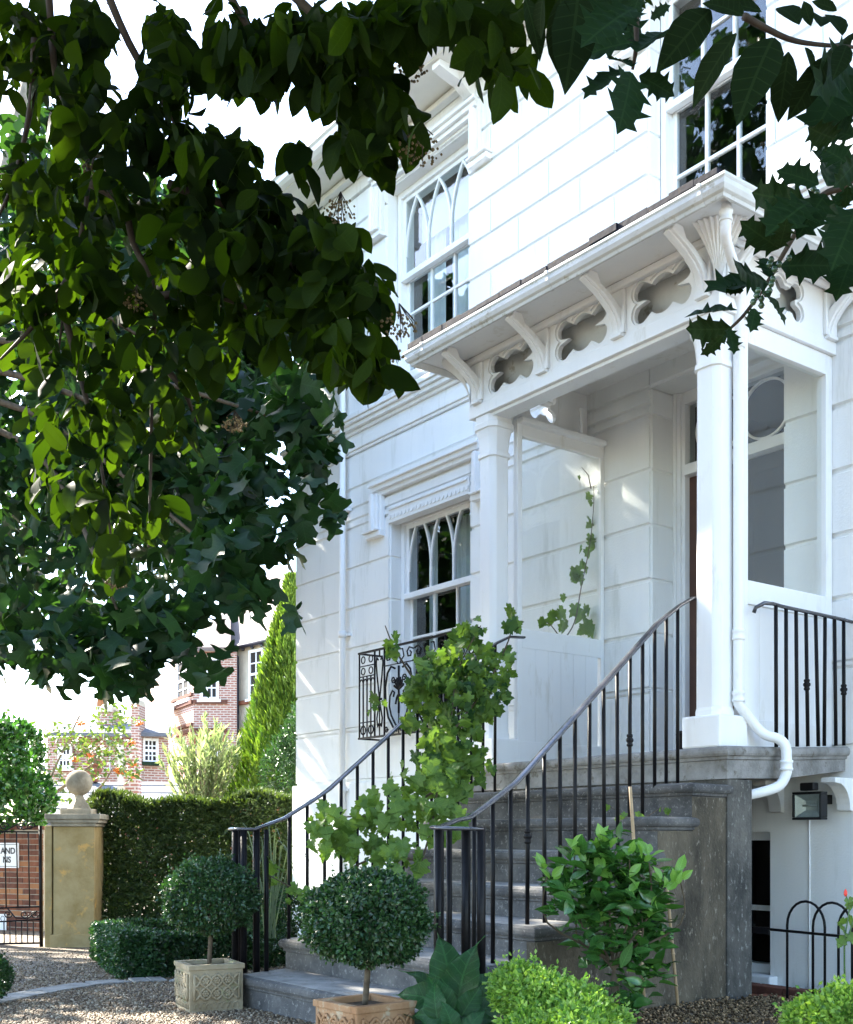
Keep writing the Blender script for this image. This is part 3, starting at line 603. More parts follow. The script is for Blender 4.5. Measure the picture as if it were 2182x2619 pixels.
# ------------------------------------------------------------------ stone steps and landing
steps = empty('stone_steps', (-4.9, 3.4, 0), 'weathered grey stone steps with rounded nosings rising to the porch landing', 'steps')
TZ = [.175, .345, .505, .665, .845, 1.03, 1.22]; TY = [2.96, 3.29, 3.62, 3.96, 4.29, 4.62, 4.95]
def xr(y): return -4.22 + (5.28-y)*.135
def xl(y): return -6.35 + (5.28-y)*.315
def slabmesh(poly, z0, z1, nose, over):
    # a thick slab with a half round nose: stack of outlines, each offset outwards from the polygon
    n = len(poly); vs = []; c = sum((Vector((p[0], p[1], 0)) for p in poly), Vector())/n
    def off(d):
        out = []
        for i in range(n):
            p0, p1, p2 = (Vector((*poly[(i+k) % n], 0)) for k in (-1, 0, 1)); a = (p1-p0).normalized(); b = (p2-p1).normalized()
            na = Vector((a.y, -a.x, 0)); nb = Vector((b.y, -b.x, 0)); m_ = (na+nb); m_ = m_ / max(m_.dot(na), .35); out.append(p1 + m_*d)
        return out
    rows = [(z0, 0), (z1-nose*1.45, 0), (z1-nose*1.35, over*.35), (z1-nose*1.05, over*.35), (z1-nose, over*.75), (z1-nose*.75, over*.97), (z1-nose*.5, over), (z1-nose*.2, over*.9), (z1-.004, over*.62), (z1, over*.3)]
    for z, d in rows: vs += [Vector((p.x, p.y, z)) for p in off(d)]
    f = [(i*n+k, i*n+(k+1) % n, (i+1)*n+(k+1) % n, (i+1)*n+k) for i in range(len(rows)-1) for k in range(n)] + [tuple((len(rows)-1)*n+k for k in range(n))]
    return MB().add(vs, f)
def ragged(a, b, n, amp):
    return [(a[0]+(b[0]-a[0])*i/n + random.uniform(-amp, amp)*(0 < i < n), a[1]+(b[1]-a[1])*i/n + random.uniform(-amp, amp)*(0 < i < n)) for i in range(n)]
for i in range(7):
    y0 = TY[i]; y1 = (TY[i+1] if i < 6 else 5.30) + .0; e = .0 if i else .0
    a, b, c, d = (xl(y0), y0+.03), (xr(y0), y0+.03), (xr(y1)+.0, y1+.028), (xl(y1), y1+.028)
    poly = ragged(a, b, 9, .004) + [b, c] + [d]
    poly = [p for k, p in enumerate(poly)]
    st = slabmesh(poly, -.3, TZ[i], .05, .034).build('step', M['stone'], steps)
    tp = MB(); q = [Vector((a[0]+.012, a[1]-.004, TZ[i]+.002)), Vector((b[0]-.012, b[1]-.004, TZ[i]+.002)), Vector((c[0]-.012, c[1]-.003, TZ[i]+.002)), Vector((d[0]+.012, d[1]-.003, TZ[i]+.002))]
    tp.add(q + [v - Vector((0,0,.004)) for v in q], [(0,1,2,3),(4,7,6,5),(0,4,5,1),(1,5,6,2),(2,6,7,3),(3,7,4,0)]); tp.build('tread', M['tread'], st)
for i in range(7):
    y0 = TY[i]+(.03 if i else .035); y1 = (TY[i+1]+.03 if i < 6 else 5.322); za = TZ[i]-.075
    MB().add([(xr(y0)-.05,y0,-.3),(xr(y0)+.008,y0,-.3),(xr(y1)+.008,y1,-.3),(xr(y1)-.05,y1,-.3),(xr(y0)-.05,y0,za),(xr(y0)+.008,y0,za),(xr(y1)+.008,y1,za),(xr(y1)-.05,y1,za)], [(0,3,2,1),(4,5,6,7),(0,1,5,4),(1,2,6,5),(2,3,7,6),(3,0,4,7)]).build('side_wall', M['sidestone'], steps)
LY = 5.31
# landing: slab with a nose, slightly rising towards the wall on the right-hand edge
front = [(-6.62, LY), (-4.60, LY)]
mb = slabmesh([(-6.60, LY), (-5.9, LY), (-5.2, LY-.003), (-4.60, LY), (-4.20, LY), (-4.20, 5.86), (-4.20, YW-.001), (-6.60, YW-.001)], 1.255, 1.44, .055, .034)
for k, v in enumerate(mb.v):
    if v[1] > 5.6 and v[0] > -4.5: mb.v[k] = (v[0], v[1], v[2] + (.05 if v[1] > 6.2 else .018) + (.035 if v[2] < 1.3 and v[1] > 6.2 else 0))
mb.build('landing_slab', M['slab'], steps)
MB().box(-4.563, -4.205, LY+.012, LY+.235, -.35, 1.2545).build('support_pier', M['pierstone'], steps, .006)
MB().box(-6.58, -4.564, LY+.02, LY+.25, -.35, 1.2545).build('support_wall', M['stone'], steps)
MB().box(-6.60, -6.40, LY+.251, YW-.034, -.5, 1.2545).build('side_wall', M['stucco'], steps)
for cxx in (-4.24, -4.75):
    mb = MB(); pr = [(0,0),(.20,0),(.20,-.03),(.165,-.035)] + [(.165-.13*math.sin(t*math.pi/2/7), -.035-.165*(1-math.cos(t*math.pi/2/7))) for t in range(1, 8)] + [(0,-.21)]
    mb.extr(pr, lambda y, z: (cxx, YW-.0005-y, 1.29+z), lambda y, z: (cxx+.10, YW-.0005-y, 1.29+z)); mb.build('corbel', M['stucco'], steps, .004)
for k in range(3): MB().box(-4.55+.225*k, -4.55+.225*k+.215, 5.72, 5.83, -.12, -.03+.01*k).build('threshold_brick', M['brickA'], steps, .006)
for k in range(4): MB().box(-4.66+.225*k, -4.66+.225*k+.215, 5.84, 5.95, -.10, .02).build('threshold_brick', M['brickB'], steps, .006)

# ------------------------------------------------------------------ iron railings
def zrail(y): return np.interp(y, [2.9, 3.25, 3.6, 5.0, 5.3], [.965, 1.01, 1.18, 2.14, 2.30])
def ztread(y):
    z = 0
    for a, b in zip(TY, TZ):
        if y >= a: z = b
    return z if y < 5.27 else 1.44
def railing(label, top, bot, knobs, newel, sgn, lean=()):
    r_ = empty('iron_railing', (bot[0], bot[1], .17), label, 'railing', 'pair of railings up the entrance steps')
    P = lambda t: (bot[0]+(top[0]-bot[0])*t, bot[1]+(top[1]-bot[1])*t)
    pts = []
    for i in range(25):
        x_, y_ = P(i/24); pts.append(Vector((x_, y_, float(zrail(y_)))))
    end = [Vector(p) for p in newel[::-1]]
    hand = end + pts + [Vector((top[0]-.0, top[1]+.12, 2.335)), Vector((top[0]+.02, top[1]+.24, 2.34))]
    mb = MB()
    for p, q in zip(hand, hand[1:]): pass
    n = len(hand); w, h = .024, .0095; vs = []
    for i, p in enumerate(hand):
        d = (hand[min(i+1, n-1)]-hand[max(i-1, 0)]); side = Vector((d.y, -d.x, 0)).normalized(); up = side.cross(d).normalized(); up = up if up.z > 0 else -up
        for k in range(8):
            a = 2*math.pi*k/8+.39; vs.append(p + side*math.cos(a)*w + up*math.sin(a)*h)
    mb.add(vs, [(i*8+k, i*8+(k+1) % 8, (i+1)*8+(k+1) % 8, (i+1)*8+k) for i in range(n-1) for k in range(8)] + [tuple(range(8)), tuple((n-1)*8+k for k in range(8))], True)
    mb.build('handrail', M['ironrail'], r_)
    nb = 15
    for i in range(nb):
        t = (i+.9)/nb; x_, y_ = P(t); zt = float(zrail(y_)); zb = ztread(y_); lx = random.uniform(-.006, .006)
        mb = MB().tube([(x_+lx, y_, zb-.02), (x_+lx*.3, y_, (zb+zt)/2), (x_, y_, zt)], .0105, 8)
        if i in knobs:
            zk = zb+.42; mb.lathe((x_+lx*.5, y_, zk), [(.011,-.035),(.017,-.03),(.017,-.02),(.013,-.015),(.021,-.004),(.021,.006),(.013,.016),(.017,.02),(.017,.03),(.011,.035)], 10)
        mb.build('baluster', M['iron'], r_)
    for (x_, y_, rr) in sgn:
        zb = .17 if y_ > 2.97 else -.06
        mb = MB().tube([(x_, y_, zb), (x_, y_, .965)], rr, 10)
        mb.build('newel_bar', M['iron'], r_)
    return r_
railing('black iron railing on the left of the steps, vine climbing over its upper end', (-6.15, 5.26), (-5.66, 3.20), (5, 11),
        [(-5.68,3.10,.966), (-5.73,3.03,.967), (-5.80,3.02,.967), (-5.83,3.08,.966), (-5.80,3.14,.966), (-5.74,3.15,.966)],
        [(-5.66,3.16,.013), (-5.72,3.05,.019), (-5.78,3.03,.019), (-5.83,3.09,.017), (-5.77,3.15,.013), (-5.70,3.12,.019)], ())
railing('black iron railing on the right of the steps with a long plain handrail', (-4.50, 5.25), (-3.95, 3.15), (3, 10),
        [(-3.93,3.04,.966), (-3.89,2.98,.964), (-3.83,3.00,.960), (-3.77,3.07,.958), (-3.73,3.12,.957)],
        [(-3.94,3.10,.013), (-3.91,3.02,.022), (-3.885,3.00,.018), (-3.80,3.08,.020), (-3.735,3.11,.019)], ())
# porch-side railing on the right edge of the landing
pr = empty('iron_railing', (-4.17, 6.0, 1.44), 'short black iron railing on the right edge of the porch landing', 'railing')
tp = [Vector((-4.235, 5.60, 2.235)), Vector((-4.225, 5.605, 2.265)), Vector((-4.19, 5.64, 2.29)), Vector((-4.175, 5.70, 2.29)), Vector((-4.17, 5.78, 2.283)), Vector((-4.16, 6.40, 2.272))]
mb = MB()
mb.tube(tp, .012, 8).tube([tp[-1], (-4.15, YW-.002, 2.265)], .011, 8); mb.build('handrail', M['ironrail'], pr)
for i in range(8):
    y_ = 5.72 + .098*i; zb = 1.46+.045*max(0, (y_-5.7)/.75); lean = random.uniform(-.012, .02)
    mb = MB().tube([(-4.17+lean*.5, y_+lean, zb-.01), (-4.17, y_, 2.285)], .0115, 8)
    if i in (3, 7): mb.lathe((-4.17+lean*.2, y_+lean*.5, 1.84), [(.0115,-.035),(.018,-.03),(.018,-.02),(.014,-.015),(.022,-.004),(.022,.006),(.014,.016),(.018,.02),(.018,.03),(.0115,.035)], 10)
    mb.build('baluster', M['iron'], pr)
# boot scraper by the column
bs = MB().box(-4.60, -4.585, 5.36, 5.40, 1.4405, 1.53).tube([(-4.62,5.38,1.53),(-4.60,5.38,1.545),(-4.57,5.38,1.54)], .016, 8); bs.build('boot_scraper', M['iron'], None, label='small black iron boot scraper beside the right column plinth', cat='boot scraper')

# ------------------------------------------------------------------ window balconet of scrolled iron
bal = empty('window_balconet', (-8.5, 6.2, 1.85), 'black scrolled iron balconet in front of the lower window', 'balcony')
YB = 6.20; z0, z1 = 1.86, 2.68
def sp(cx, cz, r0, r1, a0, turns, n=26): return [(cx + (r0+(r1-r0)*i/n)*math.cos(a0+turns*2*math.pi*i/n), cz + (r0+(r1-r0)*i/n)*math.sin(a0+turns*2*math.pi*i/n)) for i in range(n+1)]
def iron(pts, r=.008, name='scroll'): return MB().tube([(x_, YB, z_) for x_, z_ in pts], r, 6).build(name, M['iron'], bal)
MB().box(-9.29, -7.50, YB-.012, YB+.012, z1, z1+.018).build('top_rail', M['iron'], bal)
MB().box(-9.29, -7.50, YB-.012, YB+.012, z0, z0+.018).build('bottom_rail', M['iron'], bal)
for x_ in (-9.28, -7.51): MB().box(x_-.01, x_+.01, YB+.012, YW-.001, z1, z1+.016).box(x_-.01, x_+.01, YB+.012, YW-.001, z0, z0+.016).build('stay', M['iron'], bal)
for xa, xb, dirn in ((-9.28, -9.02, 1), (-7.77, -7.51, 1)):
    xs = [xa + (xb-xa)*k/4 for k in range(5)]
    for k, x_ in enumerate(xs): iron([(x_, z0), (x_, z1 if k in (0, 4) else z1-.22)], .009 if k in (0, 4) else .008, 'upright')
    for za in (z0+.16, z1-.12, z1-.22): iron([(xa, za), (xb, za)], .006, 'cross_bar')
    for k in range(4):
        xm = (xs[k]+xs[k+1])/2; r = (xs[k+1]-xs[k])/2
        iron(arc(xs[k+1], z1-.30, 2*r, math.pi, math.pi*.67, 8), .006, 'gothic_arch'); iron(arc(xs[k], z1-.30, 2*r, 0, math.pi*.33, 8), .006, 'gothic_arch')
    for k in (1, 3):
        iron(arc(xs[k], z1-.06, .032, 0, 2*math.pi, 14), .006, 'ring'); iron(arc(xs[k], z1-.17, .032, 0, 2*math.pi, 14), .006, 'ring'); iron(arc(xs[k], z0+.085, .04, 0, 2*math.pi, 14), .007, 'ring')
for x_ in (-8.94, -7.85):                                      # narrow lyre panels
    iron([(x_-.0, z1), (x_, z1-.06)], .008, 'upright')
    for s_ in (-1, 1):
        iron([(x_+s_*p, z) for p, z in ((.02,z1-.09),(.045,z1-.06),(.055,z1-.12),(.04,z1-.24),(.012,z1-.40),(.0,z1-.46))], .008)
        iron([(x_+s_*p, z) for p, z in ((.0,z1-.46),(.012,z1-.52),(.045,z1-.64),(.03,z1-.72),(.01,z1-.69))], .008)
    iron([(x_-.03, z1-.46), (x_+.03, z1-.46)], .012, 'collar'); iron([(x_, z1-.40), (x_, z0)], .007, 'upright')
for x_ in (-9.02, -8.86, -7.93, -7.77): iron([(x_, z0), (x_, z1)], .010, 'upright')
for c in (-8.63, -8.16):                                        # big scroll panels
    iron([(c-.235, z1-.16), (c+.235, z1-.16)], .006, 'cross_bar')
    for s_ in (-1, 1):
        iron([(c+s_*(.225-.0), z1-.05)] + [(c+s_*(.165+dx), z1-.08+dz) for dx, dz in ((.05,.035),(.0,.05),(-.035,.015),(-.02,-.03),(.02,-.03),(.03,.0),(.01,.015))], .008)
        iron([(c+s_*.02, z1-.15), (c+s_*.08, z1-.10), (c+s_*.06, z1-.03), (c+s_*.02, z1-.03)], .007)
        iron([(c+s_*x_, z) for x_, z in ((.06,z1-.20),(.12,z1-.175),(.18,z1-.23),(.215,z1-.36),(.21,z1-.5),(.17,z1-.64),(.09,z1-.74),(.03,z1-.78))], .010)
        iron([(c+s_*x_, z) for x_, z in ((.085,z1-.46),(.07,z1-.42),(.10,z1-.40),(.14,z1-.45),(.15,z1-.54),(.12,z1-.63),(.05,z1-.72),(-.05,z1-.78))], .009)
        iron(sp(c+s_*.085, z1-.30, .035, .008, 0, 1.3*s_), .007); iron(sp(c+s_*.20, z1-.75, .03, .008, 0, 1.3*s_), .007)
        for a_ in (.35, .75, 1.15): iron([(c, z1-.40), (c+s_*.05*math.sin(a_)*1.6, z1-.40+.09*math.cos(a_)), (c+s_*.075*math.sin(a_), z1-.40+.12*math.cos(a_))], .010, 'palmette_leaf')
        iron([(c, z1-.44), (c+s_*.03, z1-.47), (c+s_*.05, z1-.53)], .010, 'palmette_leaf')
    iron([(c, z1-.18), (c, z1-.62)], .011, 'upright'); iron([(c, z1-.62), (c, z0)], .007, 'upright')

# ------------------------------------------------------------------ foliage helpers
def leaf(edge, fold=.12, droop=.15, wave=0, tip=1.0):
    mid = [(min(max(x, 0), tip)) for x, w in edge]; vs = []; ts = []; n = len(edge)
    for k, ((x, w), mx) in enumerate(zip(edge, mid)):
        zz = -droop*mx*mx; vs += [(mx, 0, zz), (x, w, zz + fold*w + wave*(-1)**k*w), (x, -w, zz + fold*w + wave*(-1)**k*w)]
    for i in range(n-1):
        a, b = i*3, i*3+3; ts += [(a, b, b+1), (a, b+1, a+1), (a, a+2, b+2), (a, b+2, b)]
    return np.array(vs, float), np.array(ts, int)
OVAL = leaf([(0,.012),(.10,.13),(.28,.26),(.5,.31),(.7,.27),(.88,.14),(1,.0)], .16, .16)
LAUR = leaf([(0,.012),(.10,.10),(.28,.19),(.5,.22),(.7,.18),(.88,.08),(1,.0)], .30, .22, .01)
SLIM = leaf([(0,.012),(.15,.17),(.4,.27),(.65,.24),(.86,.11),(1,.0)], .3, .2)
TULP = leaf([(0,.02),(.0,.18),(.05,.40),(.15,.55),(.25,.37),(.40,.25),(.55,.30),(.74,.48),(.90,.40),(.85,.18),(.76,.0)], .12, .18, 0, .76)
VINE = leaf([(0,.01),(-.14,.10),(-.21,.20),(-.16,.30),(-.08,.33),(-.03,.50),(.06,.43),(.12,.47),(.18,.34),(.28,.38),(.36,.52),(.46,.60),(.50,.44),(.57,.42),(.56,.27),(.66,.33),(.72,.23),(.80,.25),(.86,.13),(1,0)], .16, .25, .03)
HOLY = leaf([(0,.02),(.10,.13),(.16,.27),(.22,.17),(.33,.21),(.39,.37),(.46,.23),(.56,.24),(.63,.37),(.69,.20),(.79,.17),(.85,.26),(.89,.09),(1,0)], .25, .15, .10)
def bigleaf_t(nx=18, ny=4):
    vs = []; ts = []
    for i in range(nx+1):
        x = i/nx; w = .30*math.sin(min(x*1.12, 1)**.75*math.pi)**.85 if 0 < x < 1 else .004; w = max(w, .012*(1-x))
        for k in range(-ny, ny+1):
            y = w*k/ny; ay = abs(k)/ny; vs.append((x, y + .012*math.sin(x*23)*(ay > .9), .22*abs(y) - .55*x*x*x + .016*math.sin(30*(x-.55*abs(y)))*min(1, ay*3)*(1-x*.5) + .03*math.sin(x*14+k)*ay**3))
    n = 2*ny+1
    for i in range(nx):
        for k in range(n-1): a = i*n+k; ts += [(a, a+n, a+n+1), (a, a+n+1, a+1)]
    return np.array(vs, float), np.array(ts, int)
BIG = bigleaf_t()
TINY = (np.array([(0,0,0),(.5,.3,.08),(1,0,-.04),(.5,-.3,.08)], float), np.array([(0,1,2),(0,2,3)]))
NEED = (np.array([(0,0,0),(.45,.12,.03),(1,0,0),(.45,-.12,.03)], float), np.array([(0,1,2),(0,2,3)]))
def tmpl_mesh(name, t, mat):
    me = arrmesh(name, t[0], t[1], mat); me.polygons.foreach_set('use_smooth', np.ones(len(me.polygons), dtype=bool)); return me
def lmat(p, d, n, s):
    d = Vector(d).normalized(); n = Vector(n); y = n.cross(d); y = y.normalized() if y.length > 1e-5 else d.orthogonal().normalized(); z = d.cross(y)
    m = Matrix((d, y, z)).transposed().to_4x4() @ Matrix.Scale(s, 4); m.translation = Vector(p); return m
def rv(k=1): return Vector((random.gauss(0, k), random.gauss(0, k), random.gauss(0, k)))
def hang(p, s, down=.8, spread=.75):
    d = Vector((random.gauss(0, spread), random.gauss(0, spread), -down + random.gauss(0, .35))); n = Vector((random.gauss(0, .8), random.gauss(0, .8), 1)) + rv(.25); return lmat(p, d, n, s)
def blobpts(blobs, ds=.25, jit=1):
    out = []
    for u, v, D, ru, rvv, n in blobs:
        for _ in range(int(n*jit)):
            while True:
                a, b, c = random.uniform(-1, 1), random.uniform(-1, 1), random.uniform(-1, 1)
                if a*a+b*b+c*c <= 1: break
            out.append(at(u+ru*a, v+rvv*b, D+ds*c))
    return out
def pick300(mats, k=300):
    # the leaves that show largest: near the camera and inside the frame
    def key(m):
        p = m.translation; d = p.dot(FW); u = U0 + FPX*p.dot(RT)/d; v = VH - FPX*(p.z-EYE)/d
        return d + (0 if -20 < u < 2200 and -20 < v < 2640 else 50)
    s_ = sorted(mats, key=key); return s_[:k], s_[k:]
def foliage(root, mats, t, mat, name='leaf', stuff='foliage', k=300):
    near, far = pick300(mats, k); var = []
    for q in range(4):                                          # four curls of the same leaf
        v = t[0].copy(); x, y = v[:, 0], v[:, 1]
        v[:, 2] += (.10*np.sin(x*3+q) - .12*(q % 2)*x*x) + (.25*(q == 2) - .18*(q == 3))*np.abs(y) + .05*np.sin(x*11+q*2)*np.sign(y)*np.abs(y)*4*.3; v[:, 1] += .10*(q-1.5)/1.5*np.sin(x*2.6)*.35; v[:, 1] *= (1, .86, 1.08, .95)[q]; var.append((v, t[1]))
    ms = [tmpl_mesh(name, v, mat) for v in var]
    for i, m_ in enumerate(near): inst(name, ms[i % 4], m_, root)
    if far:
        V = []; T = []; n0 = 0
        for q in range(4):
            A_m = np.array(far[q::4], float)
            if not len(A_m): continue
            vv = np.einsum('nij,kj->nki', A_m[:, :3, :3], var[q][0]) + A_m[:, None, :3, 3]; tt = var[q][1][None] + (np.arange(len(A_m))*len(var[q][0]))[:, None, None] + n0
            V.append(vv.reshape(-1, 3)); T.append(tt.reshape(-1, 3)); n0 += len(A_m)*len(var[q][0])
        me = arrmesh(stuff, np.concatenate(V), np.concatenate(T), mat); me.polygons.foreach_set('use_smooth', np.ones(len(me.polygons), dtype=bool))
        o = bpy.data.objects.new(stuff, me); C.objects.link(o); setparent(o, root); o['kind'] = 'stuff'
def twigs(root, paths, r0=.008, r1=.003, mat='darktwig', name='branch'):
    for p in paths:
        n = len(p); MB().tube(p, [r0+(r1-r0)*i/(n-1) for i in range(n)], 6).build(name, M[mat], root)
def ballseed(c, rad, n, r):
    octs = []; 
    for _ in range(n):
        d = rv().normalized(); d.z = d.z*.55; octs.append(Matrix.Translation(c + d*rad*random.uniform(.55, 1)) @ Matrix.Scale(r*random.uniform(.7, 1.2), 4))
    return octs

# ------------------------------------------------------------------ foreground tree with oval leaves, hanging in from the upper left
oval = empty('oval_leaf_tree', dpt(-2.6, 2.6, 0), 'overhanging tree with drooping oval leaves and brown seed heads', 'tree')
ov_blobs = [(60,120,3.3,90,150,70),(190,200,3.1,90,170,80),(250,50,3.1,50,60,22),(420,80,3.0,50,70,30),(430,200,3.0,85,60,42),(600,50,2.9,60,55,26),(650,150,2.9,65,65,34),(760,80,2.8,110,75,60),
 (900,60,2.7,110,65,60),(860,190,2.8,75,70,40),(960,220,2.8,60,55,28),(930,340,2.8,85,60,40),(1060,300,2.7,60,30,8),(560,160,3.0,50,50,18),(330,320,3.1,100,80,60),(480,350,3.0,90,70,46),(590,400,3.0,70,60,34),(660,500,3.0,80,60,36),
 (765,400,2.9,20,70,4),(100,460,3.3,120,110,62),(300,480,3.2,110,100,54),(480,530,3.1,110,100,54),(640,600,3.0,100,80,52),(780,590,3.0,75,75,38),(870,620,2.9,60,60,26),(820,720,2.9,90,80,46),(930,720,2.9,60,60,24),
 (880,860,2.9,110,70,50),(950,920,2.9,55,60,22),(720,700,3.0,80,90,36),(600,740,3.1,100,90,36),(430,720,3.2,110,110,46),(250,680,3.2,120,120,46),(80,680,3.3,100,130,50),(690,830,3.0,70,60,20),
 (130,880,3.3,110,110,34),(300,880,3.2,110,110,34),(450,880,3.1,90,100,26),(570,900,3.1,80,70,16),(330,1060,3.2,110,100,32),(160,1080,3.3,100,90,28),(470,1060,3.2,70,90,16),(240,1260,3.2,100,100,26),(370,1280,3.2,70,90,16),
 (120,1230,3.3,70,70,14),(290,1420,3.2,50,70,8),(1290,50,2.6,75,45,14),(1230,120,2.6,40,55,8),(1300,170,2.6,65,55,11),(1370,165,2.6,35,45,4),(1120,0,2.6,130,30,34),(1010,40,2.7,110,50,50),(1180,20,2.6,90,30,20),(1450,-40,2.4,200,40,30)]
mats = [hang(p, random.choice((.045,.06,.07,.08,.09,.10))*random.uniform(.9,1.1)) for p in blobpts(ov_blobs, .32, 1.5)]
for _ in range(3400):                                          # unseen crown added outside the frame to shade the upper leaves
    while True:
        a, b, c = random.uniform(-1,1), random.uniform(-1,1), random.uniform(-1,1)
        if a*a+b*b+c*c <= 1: break
    mats.append(hang(dpt(-2.75+1.5*a, 4.9+1.35*b, 6.05+1.0*c), random.uniform(.10, .15)))
for _ in range(9500):                                          # unseen thick canopy added overhead to keep sky light off the leaves
    if _ < 2600: mats.append(hang(dpt(random.uniform(-3.2, 3), random.uniform(-3.5, 0), random.uniform(3.2, 4.6)), random.uniform(.12, .17)))
    r_, f_o = random.uniform(-2.6, 2.3), random.uniform(-.5, 4.3); zz = max(3.9, 1.35+.74*f_o) + 1.1*random.random()
    mats.append(hang(dpt(r_, f_o, zz), random.uniform(.11, .16)))
foliage(oval, mats, OVAL, M['oval'])
E_ = lambda L, D: smooth([at(u, v, D + (k*.02)) for k, (u, v) in enumerate(L)])
twigs(oval, [E_([(110,-120),(126,0),(145,207),(201,327),(226,465),(189,691),(163,798),(150,900)], 3.1), E_([(226,465),(314,522),(339,616),(377,698),(396,760),(390,952),(383,1323),(380,1400)], 3.1),
 E_([(90,100),(82,239),(63,352),(25,490),(-30,600)], 3.2), E_([(250,-80),(330,110),(440,295),(478,352),(629,541),(742,673),(842,773),(920,850),(960,900)], 3.0), E_([(430,470),(600,530),(760,560),(860,600),(900,640)], 3.0),
 E_([(700,-60),(874,113),(930,239),(1006,314),(1060,330)], 2.8), E_([(1310,-60),(1290,40),(1270,110),(1290,190)], 2.6), E_([(189,691),(130,780),(60,860),(0,920)], 3.2), E_([(163,798),(190,900),(230,1060),(260,1200),(290,1420)], 3.2),
 E_([(390,760),(520,750),(640,790),(720,850)], 3.1), E_([(390,900),(470,1000),(500,1080)], 3.15), E_([(560,-60),(640,80),(700,180)], 2.9)], .012, .003)
twigs(oval, [[dpt(-2.6, 2.6, -.1), dpt(-2.6, 2.7, 1.5), dpt(-2.45, 2.9, 3.0), at(110, -120, 3.1)], [dpt(-2.45, 2.9, 3.0), dpt(-1.6, 2.95, 3.6), at(250, -80, 3.0)], [dpt(-1.6, 2.95, 3.6), dpt(-.6, 2.85, 3.6), at(700, -60, 2.8)], [dpt(-.6, 2.85, 3.6), dpt(0, 2.65, 3.2), at(1310, -60, 2.6)]], .05, .014, 'wood', 'bough')
for u, v, D, r in ((871,541,2.9,.045),(1021,833,2.85,.05),(1078,384,2.7,.055),(835,650,2.95,.04),(995,905,2.9,.04),(600,1085,3.1,.035),(300,1490,3.2,.035),(350,770,3.1,.04),(1260,150,2.6,.035),(240,440,3.1,.04),(1050,180,2.75,.04)):
    c = at(u, v, D); scatter('seed_head', octv[:6], octt, ballseed(c, r, 70, .0042), M['seed'], oval)
    mb = MB()
    for _ in range(9): mb.tube([c+Vector((0,0,r*1.1)), c + rv(.5).normalized()*r*.8], .0012, 4)
    mb.build('seed_stalk', M['darktwig'], oval)

# ------------------------------------------------------------------ tulip tree behind it, and a taller neighbour
tul = empty('tulip_tree', dpt(-4.4, 7.6, gz(*dpt(-4.4, 7.6)[:2])), 'large dense tree with four-lobed green leaves left of the house', 'tree')
tb = [(790,1120,6.6,75,110,60),(700,1040,6.7,90,80,55),(620,1200,6.6,110,110,80),(700,1340,6.4,90,80,50),(770,1250,6.4,70,50,22),(570,1420,6.3,120,110,90),(640,1520,6.1,80,45,26),(745,1560,5.9,30,25,4),(430,1580,6.2,130,110,100),
 (540,1700,6.0,50,45,9),(300,1680,6.3,120,90,80),(140,1620,6.5,160,140,130),(-60,1550,6.8,120,220,110),(560,1000,7.2,130,130,100),(420,1150,7.0,180,200,200),(200,1200,7.2,220,260,240),(-80,1000,7.5,200,400,220),(250,750,7.6,260,260,220),(500,800,7.5,130,150,90),(80,450,8,200,250,160),
 (780,980,6.6,70,60,22),(840,1290,6.3,25,60,8),(850,1080,6.3,25,60,8)]
mats = [hang(p, random.uniform(.11, .16), .45, .8) for p in blobpts(tb, .55)]
for _ in range(1500):                                          # the crown that carries on past the frame
    while True:
        a, b, c = random.uniform(-1,1), random.uniform(-1,1), random.uniform(-1,1)
        q = a*a+b*b+c*c
        if .25 < q <= 1: break
    p = dpt(-5.3+2.4*a, 8.3+2.0*b, 4.4+2.2*c)
    mats.append(hang(p, random.uniform(.12, .18), .4, .8))
for _ in range(1500):  # hidden clump added to shade the inner wall of the porch
    while True:
        a, b, c = random.uniform(-1,1), random.uniform(-1,1), random.uniform(-1,1)
        if a*a+b*b+c*c <= 1: break
    mats.append(hang(dpt(-2.4+1.25*a, 11.6+1.3*b, 6.2+1.2*c), random.uniform(.18, .25), .4, .8))
foliage(tul, mats, TULP, M['tulip'])
b0 = dpt(-4.4, 7.6, -.25)
twigs(tul, [[b0, dpt(-4.4,7.6,1.6), dpt(-4.5,7.8,3.2), dpt(-4.6,8.1,5.8)]], .14, .04, 'trunk', 'trunk')
twigs(tul, [smooth([dpt(-4.4,7.6,z), dpt(-3.4,7.3,z+.45), dpt(-2.4,7.0,z+.3), at(u, v, D)]) for z, u, v, D in ((3.0,300,1560,6.4),(3.2,560,1420,6.4),(3.4,700,1250,6.5),(3.6,740,1080,6.6),(4.0,420,900,7.3))], .045, .008, 'wood', 'limb')
far = empty('shade_tree', dpt(-5.2, 13.5, -.4), 'tall leafy tree beyond the tulip tree, half hidden behind it', 'tree')
mats = []
for _ in range(4400):
    while True:
        a, b, c = random.uniform(-1,1), random.uniform(-1,1), random.uniform(-1,1)
        q = a*a+b*b+c*c
        if .2 < q <= 1: break
    p = dpt(-4.5+2.9*a, 12.6+2.6*b, 5.5+2.7*c); mats.append(hang(p, random.uniform(.18, .27), .4, .8))
for _ in range(1800):  # unseen low clump added to shade the gravel beyond the kerb
    while True:
        a, b, c = random.uniform(-1,1), random.uniform(-1,1), random.uniform(-1,1)
        if a*a+b*b+c*c <= 1: break
    mats.append(hang(dpt(-6.6+1.7*a, 11.6+1.6*b, 3.7+1.6*c), random.uniform(.18, .27), .4, .8))
